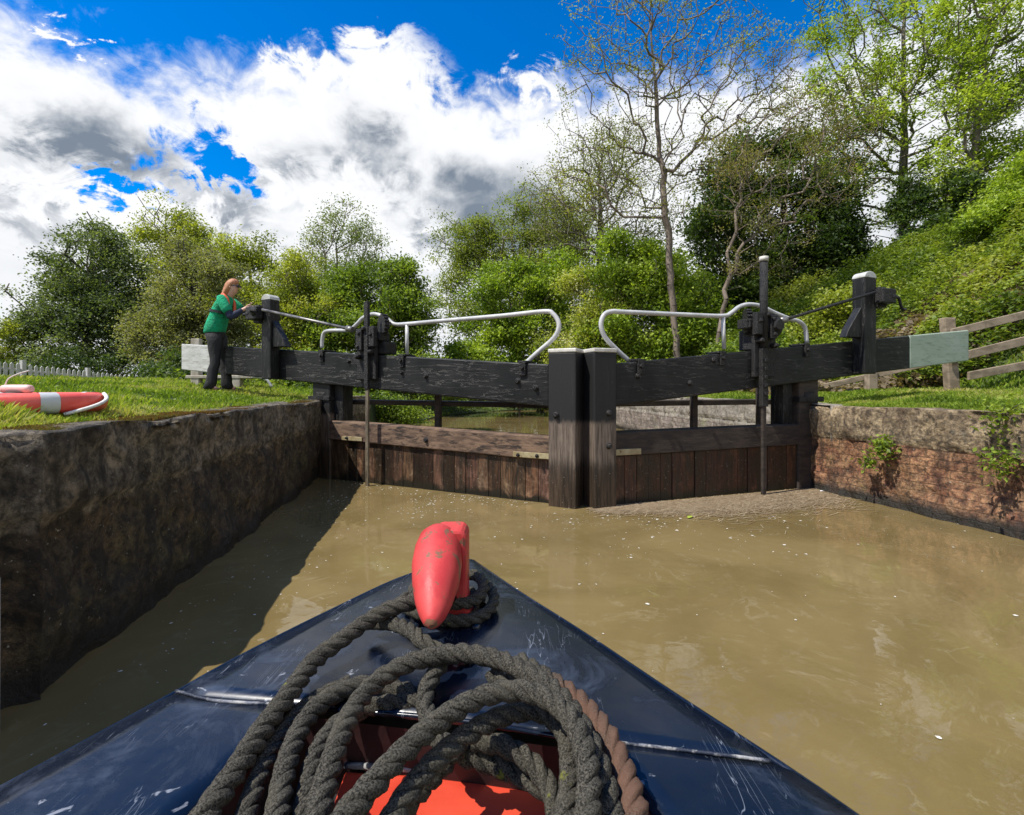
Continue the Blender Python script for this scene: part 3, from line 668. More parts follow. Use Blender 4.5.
# side decks behind the seam, 4 mm lower
def side_deck(edge_pts, seam, inner):
    ps = [p for p in spline(edge_pts, 8)]; out = [seam]
    for p in ps:
        if p.y < seam.y: out.append(p)
    E = resamp(out, 14); I = resamp(inner, 14); mb = MB(); vs = []
    for a, b in zip(E, I):
        for c in range(7): q = a.lerp(b, c/6); q.z = DZ-.004+.006*c/6; vs.append(q)
    fs = [(k*7+c, k*7+c+1, (k+1)*7+c+1, (k+1)*7+c) for k in range(13) for c in range(6)]
    o = MB().add(vs, fs, True).build('side_deck', M['deck'], boat); s_ = o.modifiers.new('solid', 'SOLIDIFY'); s_.thickness = .01; s_.offset = 0; return o
def on_seam(x): t = (x-seamL.x)/(seamR.x-seamL.x); return seamL.lerp(seamR, t)
IL = [on_seam(OF[0].x-.02), D(255, 760), D(195, 815), D(120, 900), D(-20, 1060)]
IR = [on_seam(OF[1].x+.015), D(612, 765), D(640, 800), D(668, 850), D(760, 1040)]
side_deck(Lp, seamL, IL); side_deck(Rp, seamR, IR)
# raised weld seams
zb = Vector((0, 0, .006))
MB().tube(spline([seamL+zb, on_seam(-.52)+zb+Vector((0, -.012, 0)), on_seam(-.46)+zb+Vector((0, -.010, 0)), on_seam(OF[0].x-.01)+zb], 6), .0028, 6).build('weld_seam', M['seam'], boat)
MB().tube(spline([on_seam(OF[1].x+.02)+zb, on_seam(.26)+zb, seamR+zb-Vector((.006, 0, 0))], 6), .0026, 6).build('weld_seam', M['seam'], boat)
# gunwale edge strip and hull sides
for E in (Ls, Rs):
    MB().tube([p+Vector((0, 0, -.004)) for p in E], .0055, 8).build('gunwale_edge', M['deck'], boat)
    vs = []; c = Vector((-.13, .3, 0))
    for p in E:
        inn = (c-p); inn.z = 0
        vs += [p+Vector((0, 0, -.01)), Vector((p.x, p.y, .30))+inn*.02, Vector((p.x, p.y, -.3))+inn*.12]
    n = len(E); fs = [(i*3+j, i*3+j+1, (i+1)*3+j+1, (i+1)*3+j) for i in range(n-1) for j in range(2)]
    MB().add(vs, fs, True).build('hull_side', M['hull'], boat)
# well: front face in shade-darkened red under the foredeck lip, red locker lid on its floor
fl = DZ-.085
a, b = on_seam(OF[0].x-.02), on_seam(OF[1].x+.015); d_ = Vector((0, 0, -1))
MB().add([a+d_*.012, b+d_*.012, b+d_*.30, a+d_*.30], [(0, 1, 2, 3)]).build('well_front', M['dark_red'], boat)
for I in (resamp(IL, 10), resamp(IR, 10)):
    MB().add([p+d_*t for p in I for t in (.008, .30)], [(2*i, 2*i+1, 2*i+3, 2*i+2) for i in range(9)]).build('well_side', M['hull'], boat)
mb = MB(); p0, p1 = a+Vector((.0, -.0, 0)), b; 
mb.add([Vector((p.x, p.y, fl-.05)) for p in (a, b, Vector((IR[-1].x, IR[-1].y, 0)), Vector((IL[-1].x, IL[-1].y, 0)))], [(0, 1, 2, 3)]).build('well_floor', M['hull'], boat)  # floor coloured black to paint in the shade inside the well
lid = [on(345, 770, fl), on(414, 774, fl), on(478, 781, fl), on(560, 794, fl), on(585, 860, fl), on(312, 860, fl)]
MB().prism([p+d_*.035 for p in lid], Vector((0, 0, .035))).build('locker_lid', M['red_lid'], boat, .006)
rim = [on(345, 765, fl+.006), on(414, 769, fl+.006), on(478, 775, fl+.006), on(572, 791, fl+.006)]
MB().tube(rim, .005, 8).build('lid_rim', M['seam'], boat)
rimt = spline([on_seam(OF[0].x)+Vector((0, -.001, .004)), on_seam(-.1)+Vector((0, -.001, .012)), on_seam(OF[1].x)+Vector((0, -.001, .004))], 6)
MB().tube(rimt, .004, 8).build('deck_lip', M['deck'], boat)
# bow stud: post plate and a horn curving back towards the viewer
st = boat
mb = MB(); x0, x1, y0, y1 = -.190, -.103, 1.085, 1.165
prof = [Vector((x0-.012, y0, DZ)), Vector((x1+.012, y0, DZ)), Vector((x1, y0, DZ+.06)), Vector((x1, y0, DZ+.205)), Vector((x1-.012, y0, DZ+.218)), Vector((x0+.02, y0, DZ+.218)), Vector((x0, y0, DZ+.20)), Vector((x0, y0, DZ+.06))]
mb.prism(prof, Vector((0, y1-y0, 0))); stud = mb.build('mooring_stud', M['red'], boat, .008)
hc = [(438, 531, 1.13, .026), (438, 537, 1.115, .042), (438, 548, 1.09, .0515), (437, 565, 1.05, .0545), (436, 583, 1.0, .049), (434, 601, .955, .038), (433, 614, .925, .027), (432, 622, .905, .017), (432, 627, .895, .006)]
ph = [at(a_, b_, c_) for a_, b_, c_, r in hc]; MB().tube(ph, [r for *_, r in hc], 28).build('horn', M['red'], stud)
for xx, yy in ((-.215, 1.06), (-.08, 1.06), (-.08, 1.19)):
    MB().lathe((xx, yy, DZ+.005), (0, 0, 1), [(0, .012), (.012, .011), (.015, .006)], 8).build('bolt', M['deck'], boat)

# ------------------------------------------------------------------ mooring rope, three laid strands along several coils
RV = []; RF = []; RC = []
def rope(pts, r=.024, tan=0.0, pitch=.084, seg=260, tanfn=None):
    """pts: (px, py, z) seen positions"""
    r = r*.60; P3 = spline([on(a, b, z-.012) for a, b, z in pts], 14); s = [0]
    for a, b in zip(P3[:-1], P3[1:]): s.append(s[-1]+(b-a).length)
    n = max(int(s[-1]/.0045), 8); tt = np.linspace(0, s[-1], n); A = np.array([list(p) for p in P3])
    C = np.stack([np.interp(tt, s, A[:, i]) for i in range(3)], 1); T = np.gradient(C, axis=0); T /= np.linalg.norm(T, axis=1)[:, None]
    U = np.zeros_like(C); u = np.cross(T[0], [0.3, .2, 1.0]); u /= np.linalg.norm(u)
    for i in range(n):
        u = u-T[i]*u.dot(T[i]); u /= np.linalg.norm(u); U[i] = u
    W = np.cross(T, U); k = 20; ph0 = random.uniform(0, 6)
    wob = 1+.06*vnoise(C, 4, 3, 22)
    for st_ in range(3):
        ang = 2*math.pi*tt/pitch+2*math.pi*st_/3+ph0
        rc = r*.50; sr = r*.56
        CC = C+(U*np.cos(ang)[:, None]+W*np.sin(ang)[:, None])*(rc*wob)[:, None]
        T2 = np.gradient(CC, axis=0); T2 /= np.linalg.norm(T2, axis=1)[:, None]
        e1 = np.cross(T2, C-CC); e1 /= np.linalg.norm(e1, axis=1)[:, None]; e2 = np.cross(T2, e1)
        base = sum(len(v) for v in RV); vs = []
        for j in range(k):
            a = 2*math.pi*j/k; rr = sr*(1+.08*vnoise(CC*1.0+j*3.3, 9, 2, 90)+.09*np.sin(2*math.pi*(j/k*5)+tt*170))
            vs.append(CC+(e1*math.cos(a)+e2*math.sin(a))*rr[:, None])
        vs = np.stack(vs, 1).reshape(-1, 3); RV.append(vs)
        i = np.arange(n-1)[:, None]*k+np.arange(k)[None]; j2 = np.arange(n-1)[:, None]*k+(np.arange(k)[None]+1) % k
        RF.append(base+np.stack([i, j2, j2+k, i+k], -1).reshape(-1, 4))
        c = np.zeros((len(vs), 3)); c[:, 0] = tan if tanfn is None else np.repeat(tanfn(tt/s[-1]), k); RC.append(c)
z0 = DZ
# wraps round the stud's foot
def wrap(zc, r_, a0, a1, rr=.022):
    pts = []
    for t in np.linspace(a0, a1, 14):
        p = Vector((-.147+math.cos(t)*(.075+r_), 1.125+math.sin(t)*(.07+r_), zc+.008*math.sin(t*2)))
        pts.append(((p.x/p.y)*F+512, HY+(CH-p.z)/p.y*F, p.z))
    rope(pts, rr)
wrap(z0+.030, .0, 0, 6.0); wrap(z0+.072, .006, 2.2, 8.4); wrap(z0+.045, .03, -3.4, .6)
rope([(452, 603, .73), (432, 598, .73), (408, 603, .725), (385, 611, .715), (362, 625, .70), (340, 641, .69), (315, 660, .68), (292, 690, .675), (268, 722, .67), (248, 752, .67), (228, 782, .67), (205, 815, .67), (180, 855, .66), (150, 910, .66)], .0265)
rope([(372, 622, .672), (395, 624, .69), (412, 632, .695), (426, 644, .69), (450, 655, .67), (480, 655, .65)], .023)
rope([(312, 850, .69), (318, 815, .69), (325, 785, .69), (334, 755, .69), (347, 722, .69), (368, 690, .69), (398, 668, .70), (430, 657, .705), (465, 653, .71), (500, 660, .715), (530, 674, .72), (560, 697, .72), (583, 730, .715), (600, 770, .70), (610, 810, .69), (615, 860, .68)], .025)
rope([(325, 850, .735), (345, 818, .735), (372, 786, .735), (405, 750, .735), (438, 722, .735), (470, 702, .735), (500, 692, .735), (530, 692, .735), (556, 704, .735), (577, 730, .73), (588, 768, .725), (588, 810, .72), (580, 860, .715)], .0235)
rope([(380, 850, .70), (396, 812, .70), (420, 778, .70), (448, 750, .70), (478, 728, .70), (510, 714, .695), (540, 712, .69), (562, 728, .685), (570, 760, .68), (568, 800, .675), (560, 850, .67)], .0225)
rope([(520, 662, .69), (550, 681, .69), (580, 703, .69), (606, 734, .69), (623, 770, .685), (634, 808, .685), (638, 860, .68)], .0265, tan=.0, tanfn=lambda t: sstep(.15, .35, t)*.8)
rope([(546, 690, .64), (585, 715, .64), (612, 750, .64), (632, 790, .64), (645, 850, .64)], .022, tan=.1)
rope([(268, 850, .66), (278, 810, .66), (284, 775, .66), (296, 738, .66), (314, 710, .66), (340, 692, .66), (370, 684, .655), (400, 690, .65), (430, 700, .65)], .0245)
rope([(300, 850, .645), (306, 800, .645), (318, 752, .645), (340, 722, .645), (375, 706, .645), (420, 702, .645)], .023)
rope([(448, 656, .685), (436, 672, .68), (426, 692, .67), (427, 714, .66), (436, 735, .65), (455, 752, .64), (490, 764, .62), (525, 778, .61), (560, 800, .61), (585, 835, .61)], .023)
rope([(470, 740, .655), (505, 746, .65), (532, 764, .64), (550, 790, .63), (560, 830, .62)], .023)
rope([(360, 860, .69), (385, 826, .68), (412, 800, .66), (440, 770, .65), (462, 745, .65)], .021)
rope([(235, 860, .645), (246, 815, .645), (262, 770, .645), (285, 730, .645), (315, 700, .645), (350, 683, .645)], .022)
rope([(600, 860, .66), (604, 815, .66), (598, 775, .665), (584, 742, .67), (560, 712, .675), (525, 690, .68), (490, 676, .68)], .0225)
V = np.concatenate(RV); ro = npmesh('mooring_rope', V, np.concatenate(RF), M['rope'], origin=(-.13, .8, DZ), col=np.concatenate(RC), smooth=True)
tag(ro, 'thick weathered black rope coiled in loops around the red bow stud', 'rope')

# ------------------------------------------------------------------ left bank objects
def hLs(x, y): return float(hL(np.array([x], float), np.array([y], float))[0])
def hRs(x, y): return float(hR(np.array([x], float), np.array([y], float))[0])
# lifebuoy lying in the grass
lc = Vector((-2.50, 2.46, 0)); lc.z = 1.085
lb = thing('lifebuoy', tuple(lc), 'red lifebuoy ring with grey tape band lying in the grass at the wall edge', 'lifebuoy')
def ring(c, R0, rx, rz, a0=0, a1=2*math.pi, n=64, k=14):
    mb = MB(); full = a1-a0 > 6.28; N_ = n if full else n+1; vs = []
    for i in range(N_):
        a = a0+(a1-a0)*i/n; e = Vector((math.cos(a), math.sin(a), 0))
        for j in range(k): t = 2*math.pi*j/k; ct, st_ = math.cos(t), math.sin(t); ex = .75; vs.append(c+e*(R0+rx*math.copysign(abs(ct)**ex, ct))+Vector((0, 0, rz*math.copysign(abs(st_)**ex, st_))))
    fs = [(i*k+j, i*k+(j+1) % k, ((i+1) % N_)*k+(j+1) % k, ((i+1) % N_)*k+j) for i in range(n) for j in range(k) if full or i < n]
    return mb.add(vs, fs, True)
ring(lc, .27, .06, .052).build('ring', M['buoy'], lb)
for a in (-.5, 1.07, 2.64, 4.2): ring(lc, .27, .0625, .0545, a-.11, a+.11, 8).build('reflective_band', M['tape'], lb)
mb = MB()
for k in range(1):
    a0 = -.34; pts = [lc+Vector((math.cos(a0+t*.75)*(.325+.055*math.sin(math.pi*t)), math.sin(a0+t*.75)*(.325+.055*math.sin(math.pi*t)), -.055+.10*t)) for t in np.linspace(0, 1, 12)]
    mb.tube(pts, .009, 8)
mb.build('grab_line', M['line'], lb)
fp = at(17, 389, 2.3); ft = thing('float_light', (fp.x, fp.y, fp.z-.03), 'small faded pink float with a thin cord resting on the lifebuoy', 'float')
mb = MB(); mb.tube([fp+Vector((x, 0, 0)) for x in (-.072, -.066, -.05, .05, .066, .072)], [.012, .019, .021, .021, .019, .012], 14); mb.build('float_body', M['pink'], ft)
MB().lathe(fp-Vector((0, 0, .036)), (0, 0, 1), [(0, .045), (.022, .045)], 14).build('float_foot', M['dark_red'], ft)
MB().tube(spline([fp+Vector((-.06, 0, .01)), fp+Vector((-.04, 0, .05)), fp+Vector((-.01, .02, .075)), fp+Vector((.03, .03, .09))], 5), .003, 6).build('cord', M['line'], ft)
# picket fence
def picket_fence(p0, p1, t0, t1, n, label, posts):
    r_ = thing('picket_fence', (p0[0], p0[1], 1.0), label, 'fence', 'white picket fencing behind the lawn')
    a, b = Vector((*p0, 0)), Vector((*p1, 0)); U = (b-a).normalized(); W = Vector((U.y, -U.x, 0))
    for k in range(n):
        t = (k+.5)/n; p = a.lerp(b, t); zt = t0+(t1-t0)*t+random.uniform(-.012, .012); w = .085
        if k in posts: MB().obox(p+Vector((0, 0, zt-.45)), U*.10, W*.10, (0, 0, 1.08)).build('post', M['picket'], r_, .006); continue
        mb = MB(); q = p+W*.03
        mb.prism([q-U*w/2+Vector((0, 0, zt-.85)), q+U*w/2+Vector((0, 0, zt-.85)), q+U*w/2+Vector((0, 0, zt-.05)), q+Vector((0, 0, zt)), q-U*w/2+Vector((0, 0, zt-.05))], W*.02)
        mb.build('picket', M['picket'], r_)
    for dz in (.18, .62):
        c = a.lerp(b, .5); MB().obox(c+Vector((0, 0, (t0+t1)/2-dz)), (b-a)+Vector((0, 0, t1-t0)), W*.035, (0, 0, .07)).build('rail', M['picket'], r_)
picket_fence((-13.6, 11.0), (-12.75, 16.0), 1.99, 1.57, 36, 'weathered white picket fence running left behind the lawn', (14, 26))
picket_fence((-13.1, 16.6), (-12.8, 17.6), 1.60, 1.53, 8, 'short lower run of white picket fence near the trees', (7,))
# bench behind the left beam end
bx = at(217, 384, 8.6); bz = hLs(bx.x, bx.y)
be = thing('wooden_bench', (bx.x, bx.y, bz), 'weathered grey wooden bench behind the white tipped beam', 'bench')
for px in (197, 238):
    p = at(px, 384, 8.55); MB().obox(Vector((p.x, p.y, bz+.22)), (.14, 0, 0), (0, .12, 0), (0, 0, .52)).build('leg', M['wood_grey'], be, .01)
p = at(222, 376, 8.6); MB().obox(Vector((p.x+.1, p.y+.05, CH+(HY-377)/F*8.6)), (1.35, 0, 0), (0, .34, 0), (0, 0, .055)).build('seat', M['wood_grey'], be, .01)
p = at(193, 341, 8.75); MB().obox(Vector((p.x, p.y+.1, p.z-.40)), (.16, 0, 0), (0, .1, 0), (0, 0, .9)).build('back_post', M['wood_grey'], be, .01)
MB().obox(Vector((p.x+.75, p.y+.18, p.z-.42)), (1.6, 0, 0), (0, .03, 0), (0, 0, .18)).build('backrest', M['wood_grey'], be, .01)
# bent pale pipe in the grass next to the bench
q = [at(252, 377, 8.2), at(260, 377.5, 8.2), at(267, 380, 8.2), at(272, 387, 8.2)]
pp = MB().tube(spline(q, 6), .022, 8).build('bent_pipe', M['rail'], origin=tuple(q[3])); tag(pp, 'pale bent pipe curving into the grass beside the bench', 'pipe')
# pole at the left edge of the water
pl = MB().tube([(-1.73, 1.60, -.8), (-1.735, 1.61, .52)], .014, 10).build('pole', M['wood_grey'], origin=(-1.73, 1.6, 0)); tag(pl, 'thin upright grey pole against the near corner of the left wall', 'pole')

# ------------------------------------------------------------------ post and rail fence on the right
rf = thing('rail_fence', (6.9, 7.5, 1.1), 'brown post and rail wooden fence climbing the bank at the right', 'fence')
def postr(px, pt, pb, d, w=.13, lean=0):
    a = at(px, pb, d); b = at(px+lean, pt, d); MB().obox((a+b)/2-Vector((0, 0, .15)), (w, 0, 0), (0, .11, 0), (b-a)+Vector((0, 0, .3))).build('post', M['wood_brown'], rf, .012)
postr(816, 371, 391, 7.9, .12); postr(871, 363, 388, 7.5, .14); postr(953, 318, 388, 7.2, .16, -6); postr(1046, 296, 372, 7.4, .16)
def railr(a, b, w=.10):
    a = at(*a); b = at(*b); U = b-a; MB().obox((a+b)/2, U, (0, .04, 0), (0, 0, w)).build('rail', M['wood_brown'], rf, .008)
railr((951, 333, 7.1), (1048, 309, 7.2), .12); railr((812, 389, 7.8), (948, 359, 7.35), .09); railr((951, 359, 7.1), (1048, 335, 7.2), .13); railr((968, 376, 7.05), (1048, 361, 7.15), .12)

# ------------------------------------------------------------------ person
def skinmesh(nodes, edges, root):
    """nodes: name -> (pos, radius or (rx, ry)); returns an evaluated mesh"""
    me = bpy.data.meshes.new('tmp'); names = list(nodes); idx = {n: i for i, n in enumerate(names)}
    me.from_pydata([nodes[n][0] for n in names], [(idx[a], idx[b]) for a, b in edges], [])
    ob = bpy.data.objects.new('tmp', me); COL.objects.link(ob)
    ob.modifiers.new('skin', 'SKIN').use_smooth_shade = True
    for n in names:
        r = nodes[n][1]; r = r if isinstance(r, tuple) else (r, r); me.skin_vertices[0].data[idx[n]].radius = r
        me.skin_vertices[0].data[idx[n]].use_root = (n in (root if isinstance(root, tuple) else (root,)))
    sb = ob.modifiers.new('sub', 'SUBSURF'); sb.levels = 2; sb.render_levels = 2
    dg = bpy.context.evaluated_depsgraph_get(); out = bpy.data.meshes.new_from_object(ob.evaluated_get(dg)); bpy.data.objects.remove(ob); return out
pz = hLs(-4.3, 6.95)
pers = thing('person', (-4.30, 6.95, pz), 'person in green shirt and dark trousers standing at the left paddle gear', 'person')
ang = R(6); pf = Vector((math.cos(ang), math.sin(ang), 0)); ps = Vector((-math.sin(ang), math.cos(ang), 0))
B = lambda f, s, z: tuple(pf*f+ps*s+Vector((0, 0, z)))
def pchild(name, me, m, parent=pers):
    for p in me.polygons: p.use_smooth = True
    me.materials.clear(); return link(name, me, m, parent)
bn = {'pelvis': (B(-.03, 0, .84), (.10, .12)), 'waist': (B(-.01, 0, .96), (.085, .11)), 'chest': (B(.07, 0, 1.17), (.075, .10)), 'neckb': (B(.14, 0, 1.31), .055), 'neck': (B(.19, 0, 1.365), .048),
      'head1': (B(.235, 0, 1.42), (.075, .07)), 'head2': (B(.255, 0, 1.475), (.092, .08)), 'head3': (B(.25, 0, 1.525), (.075, .07))}
be_ = [('pelvis', 'waist'), ('waist', 'chest'), ('chest', 'neckb'), ('neckb', 'neck'), ('neck', 'head1'), ('head1', 'head2'), ('head2', 'head3')]
arm = {-1: [(.15, .19, 1.27), (.30, .21, 1.035), (.44, .11, 1.15), (.50, .08, 1.185)], 1: [(.16, .18, 1.28), (.33, .20, 1.16), (.44, .07, 1.21), (.50, .04, 1.22)]}
leg = {-1: [(-.02, .09, .80), (.02, .11, .44), (-.07, .12, .07), (.07, .13, .035)], 1: [(-.02, .09, .80), (.06, .10, .44), (.10, .10, .07), (.24, .11, .035)]}
def loft(mb, secs, n=16):
    """secs: (centre Vector, radius forward, radius sideways); rounded ends"""
    vs = []; c0, a0, b0 = secs[0]; c1, a1, b1 = secs[-1]; d0 = (c0-secs[1][0]).normalized(); d1 = (c1-secs[-2][0]).normalized()
    S = [(c0+d0*min(a0, b0)*.35, a0*.05, b0*.05), (c0+d0*min(a0, b0)*.25, a0*.65, b0*.65)]+list(secs)+[(c1+d1*min(a1, b1)*.25, a1*.65, b1*.65), (c1+d1*min(a1, b1)*.35, a1*.05, b1*.05)]
    for c, a, b in S: vs += [c+pf*math.cos(2*math.pi*k/n)*a+ps*math.sin(2*math.pi*k/n)*b for k in range(n)]
    mb.add(vs, [(i*n+k, i*n+(k+1) % n, (i+1)*n+(k+1) % n, (i+1)*n+k) for i in range(len(S)-1) for k in range(n)], True); return mb
for s in (-1, 1):
    A_ = arm[s]; Lg = leg[s]
    for nme, p, r in zip(('sh', 'elb', 'wri', 'palm'), A_, (.05, .036, .026, .032)): bn[nme+str(s)] = (B(p[0], s*p[1], p[2]), r)
    be_ += [('chest', 'sh%d' % s), ('sh%d' % s, 'elb%d' % s), ('elb%d' % s, 'wri%d' % s), ('wri%d' % s, 'palm%d' % s)]
    for nme, p, r in zip(('hip', 'knee', 'ank', 'toe'), Lg, (.075, .05, .035, .025)): bn[nme+str(s)] = (B(p[0], s*p[1], p[2]), r)
    be_ += [('pelvis', 'hip%d' % s), ('hip%d' % s, 'knee%d' % s), ('knee%d' % s, 'ank%d' % s), ('ank%d' % s, 'toe%d' % s)]
    pp_ = A_[3]
    for i in range(5):      # four fingers and a thumb, gently curled
        off = (-.024+.016*i) if i < 4 else 0; ln = (.055, .068, .066, .05, .045)[i]
        if i < 4: c = [(pp_[0]-.005, s*pp_[1]+off, pp_[2]), (pp_[0]+ln*.6, s*pp_[1]+off, pp_[2]+.004), (pp_[0]+ln, s*pp_[1]+off, pp_[2]-.02)]
        else: c = [(pp_[0]-.03, s*pp_[1], pp_[2]+.01), (pp_[0]+.0, s*pp_[1]-s*.02, pp_[2]+.04), (pp_[0]+.035, s*pp_[1]-s*.02, pp_[2]+.045)]
        for j, q in enumerate(c): bn['f%d%d%d' % (s, i, j)] = (B(*q), (.0095, .009, .0075)[j])
        be_ += [('f%d%d0' % (s, i), 'f%d%d1' % (s, i)), ('f%d%d1' % (s, i), 'f%d%d2' % (s, i))]
roots = ('pelvis',)+tuple('f%d%d0' % (s, i) for s in (-1, 1) for i in range(5))
pchild('body', skinmesh(bn, be_, roots), M['skin'])
# face
mb = MB(); o_ = Vector(pers.location); BB = lambda f, s, z: Vector(B(f, s, z))+o_
MB().tube([BB(.33, 0, 1.49), BB(.352, 0, 1.468), BB(.355, 0, 1.458)], [.006, .012, .008], 8).build('nose', M['skin'], pers)
for s in (-1, 1): MB().tube([BB(.235, s*.078, 1.49), BB(.228, s*.086, 1.475), BB(.235, s*.078, 1.455)], [.008, .013, .006], 8).build('ear', M['skin'], pers)
MB().tube([BB(.333, -.02, 1.428), BB(.337, 0, 1.427), BB(.333, .02, 1.428)], .005, 6).build('mouth', M['dark_red'], pers)
mb = loft(MB(), [(BB(-.045, 0, .83), .150, .175), (BB(-.03, 0, .90), .158, .178), (BB(.0, 0, .99), .152, .172), (BB(.03, 0, 1.08), .138, .165), (BB(.065, 0, 1.17), .130, .175), (BB(.10, 0, 1.25), .115, .185), (BB(.135, 0, 1.315), .095, .15), (BB(.155, 0, 1.35), .06, .08)], 20)
for s in (-1, 1):
    a_, b_ = BB(arm[s][0][0], s*arm[s][0][1], arm[s][0][2]), BB(arm[s][1][0], s*arm[s][1][1], arm[s][1][2])
    mb.tube([a_+Vector((0, 0, .03))-(b_-a_)*.12, a_, a_.lerp(b_, .5), a_.lerp(b_, .72), a_.lerp(b_, .73)], [.05, .078, .072, .07, .03], 12)
mb.build('shirt', M['green'], pers)
for s in (-1, 1):
    a_, b_, c_ = [BB(arm[s][i][0], s*arm[s][i][1], arm[s][i][2]) for i in range(3)]
    MB().tube(spline([a_.lerp(b_, .45), b_.lerp(a_, .12), b_.lerp(c_, .12), b_.lerp(c_, .92)], 5), [.056]*5+[.055]*5+[.05]*3+[.043, .038, .036], 12).build('sleeve', M['navy'], pers)
mb = loft(MB(), [(BB(-.035, 0, .74), .12, .15), (BB(-.035, 0, .80), .142, .168), (BB(-.035, 0, .87), .145, .170)], 18)
for s in (-1, 1):
    L_ = leg[s]; h_, k_, a_ = BB(L_[0][0], s*L_[0][1], L_[0][2]), BB(L_[1][0], s*L_[1][1], L_[1][2]), BB(L_[2][0]+.01, s*L_[2][1], .05)
    secs = []
    for t, ra in ((0, .112), (.3, .100), (.6, .086), (.95, .073)): secs.append((h_.lerp(k_, t), ra*1.05, ra*.85))
    for t, ra in ((.15, .072), (.35, .076), (.6, .075), (.8, .08), (1, .088)): secs.append((k_.lerp(a_, t), ra*1.05, ra*.9))
    loft(mb, [(c+Vector((.008*math.sin(i*2.3+s), 0, 0)), a, b) for i, (c, a, b) in enumerate(secs)], 16)
    t_ = L_[3]; loft(MB(), [(BB(L_[2][0]-.04, s*.12, .045), .04, .04), (BB(L_[2][0]+.05, s*.122, .045), .06, .045), (BB(t_[0]+.02, s*.125, .04), .06, .048), (BB(t_[0]+.05, s*.125, .03), .045, .042)], 12).build('shoe', M['blackp'], pers)
mb.build('trousers', M['trouser'], pers)
hv_ = []; 
hr_ = loft(MB(), [(BB(.035, 0, 1.23), .035, .06), (BB(.05, 0, 1.27), .045, .085), (BB(.08, 0, 1.315), .055, .095), (BB(.125, 0, 1.38), .06, .085), (BB(.165, 0, 1.43), .07, .095), (BB(.20, 0, 1.48), .085, .10), (BB(.225, 0, 1.525), .095, .098), (BB(.245, 0, 1.56), .09, .088), (BB(.25, 0, 1.585), .06, .06)], 20)
hr_.v = [tuple(Vector(v)+Vector(((random.random()-.5)*.012, (random.random()-.5)*.012, 0))) for v in hr_.v]
hr_.build('hair', M['hair'], pers)
mb = MB()
mb.obox(BB(.335, 0, 1.495), pf*.022, ps*.13, (0, 0, .034)); mb.obox(BB(.28, -.088, 1.497), pf*.11, ps*.006, (0, 0, .012)); mb.obox(BB(.28, .088, 1.497), pf*.11, ps*.006, (0, 0, .012))
mb.build('sunglasses', M['blackp'], pers, .004)
col = [BB(.34+.0, -.075, 1.16), BB(.265, -.105, 1.25), BB(.20, -.12, 1.325), BB(.10, -.09, 1.365), BB(.065, 0, 1.375), BB(.10, .09, 1.365), BB(.20, .12, 1.325), BB(.265, .105, 1.25), BB(.34, .075, 1.16)]
col = [BB(.215, -.10, 1.14), BB(.215, -.11, 1.22), BB(.20, -.11, 1.30), BB(.14, -.10, 1.355), BB(.085, 0, 1.375), BB(.14, .10, 1.355), BB(.20, .11, 1.30), BB(.215, .11, 1.22), BB(.215, .10, 1.14)]
lj = MB().tube(spline(col, 5), .024, 10).build('lifejacket_collar', M['orange'], pers)
cs = [BB(.055+math.cos(a)*.155-.0, math.sin(a)*.187, 1.115-.03*math.cos(a)) for a in np.linspace(0, 2*math.pi, 25)]
mb = MB()
for a_, b_ in zip(cs[:-1], cs[1:]): mb.obox((a_+b_)/2, (b_-a_)*1.05, (b_-a_).cross(Vector((0, 0, 1))).normalized()*.008, (0, 0, .035))
mb.build('chest_strap', M['blackp'], pers)

pers.scale = (.89, .88, 1.02); pers.location.x += .035

# ------------------------------------------------------------------ foliage engine
def leaves(P_, size, col, seed=0, up=.3, asp=.55):
    """one folded rhombus per point; P_ (n,3), col (n,3), size scalar or (n,)"""
    r = np.random.default_rng(seed); n = len(P_); size = np.broadcast_to(size, (n,))*r.uniform(.7, 1.25, n)
    N = r.normal(size=(n, 3)); N[:, 2] = np.abs(N[:, 2])+up; N /= np.linalg.norm(N, axis=1)[:, None]
    T = np.cross(N, r.normal(size=(n, 3))); T /= np.linalg.norm(T, axis=1)[:, None]; S = np.cross(N, T)
    L = T*size[:, None]; W = S*(size*asp*.5)[:, None]; lift = N*(size*.12)[:, None]
    V = np.stack([P_-L*.5, P_+W+lift, P_+L*.5, P_-W+lift], 1).reshape(-1, 3); Fq = np.arange(4*n).reshape(-1, 4)
    return V, Fq, np.repeat(col, 4, axis=0)
def pal(n, cols, clump=None, r=None):
    cols = np.array(cols); k = r.uniform(0, len(cols)-1, n) if clump is None else np.clip(clump*(len(cols)-1)+r.normal(0, .35, n), 0, len(cols)-1.001)
    i = np.clip(k.astype(int), 0, len(cols)-2); f = (k-i)[:, None]; c = cols[i]*(1-f)+cols[i+1]*f
    return c*r.uniform(.8, 1.2, (n, 1))
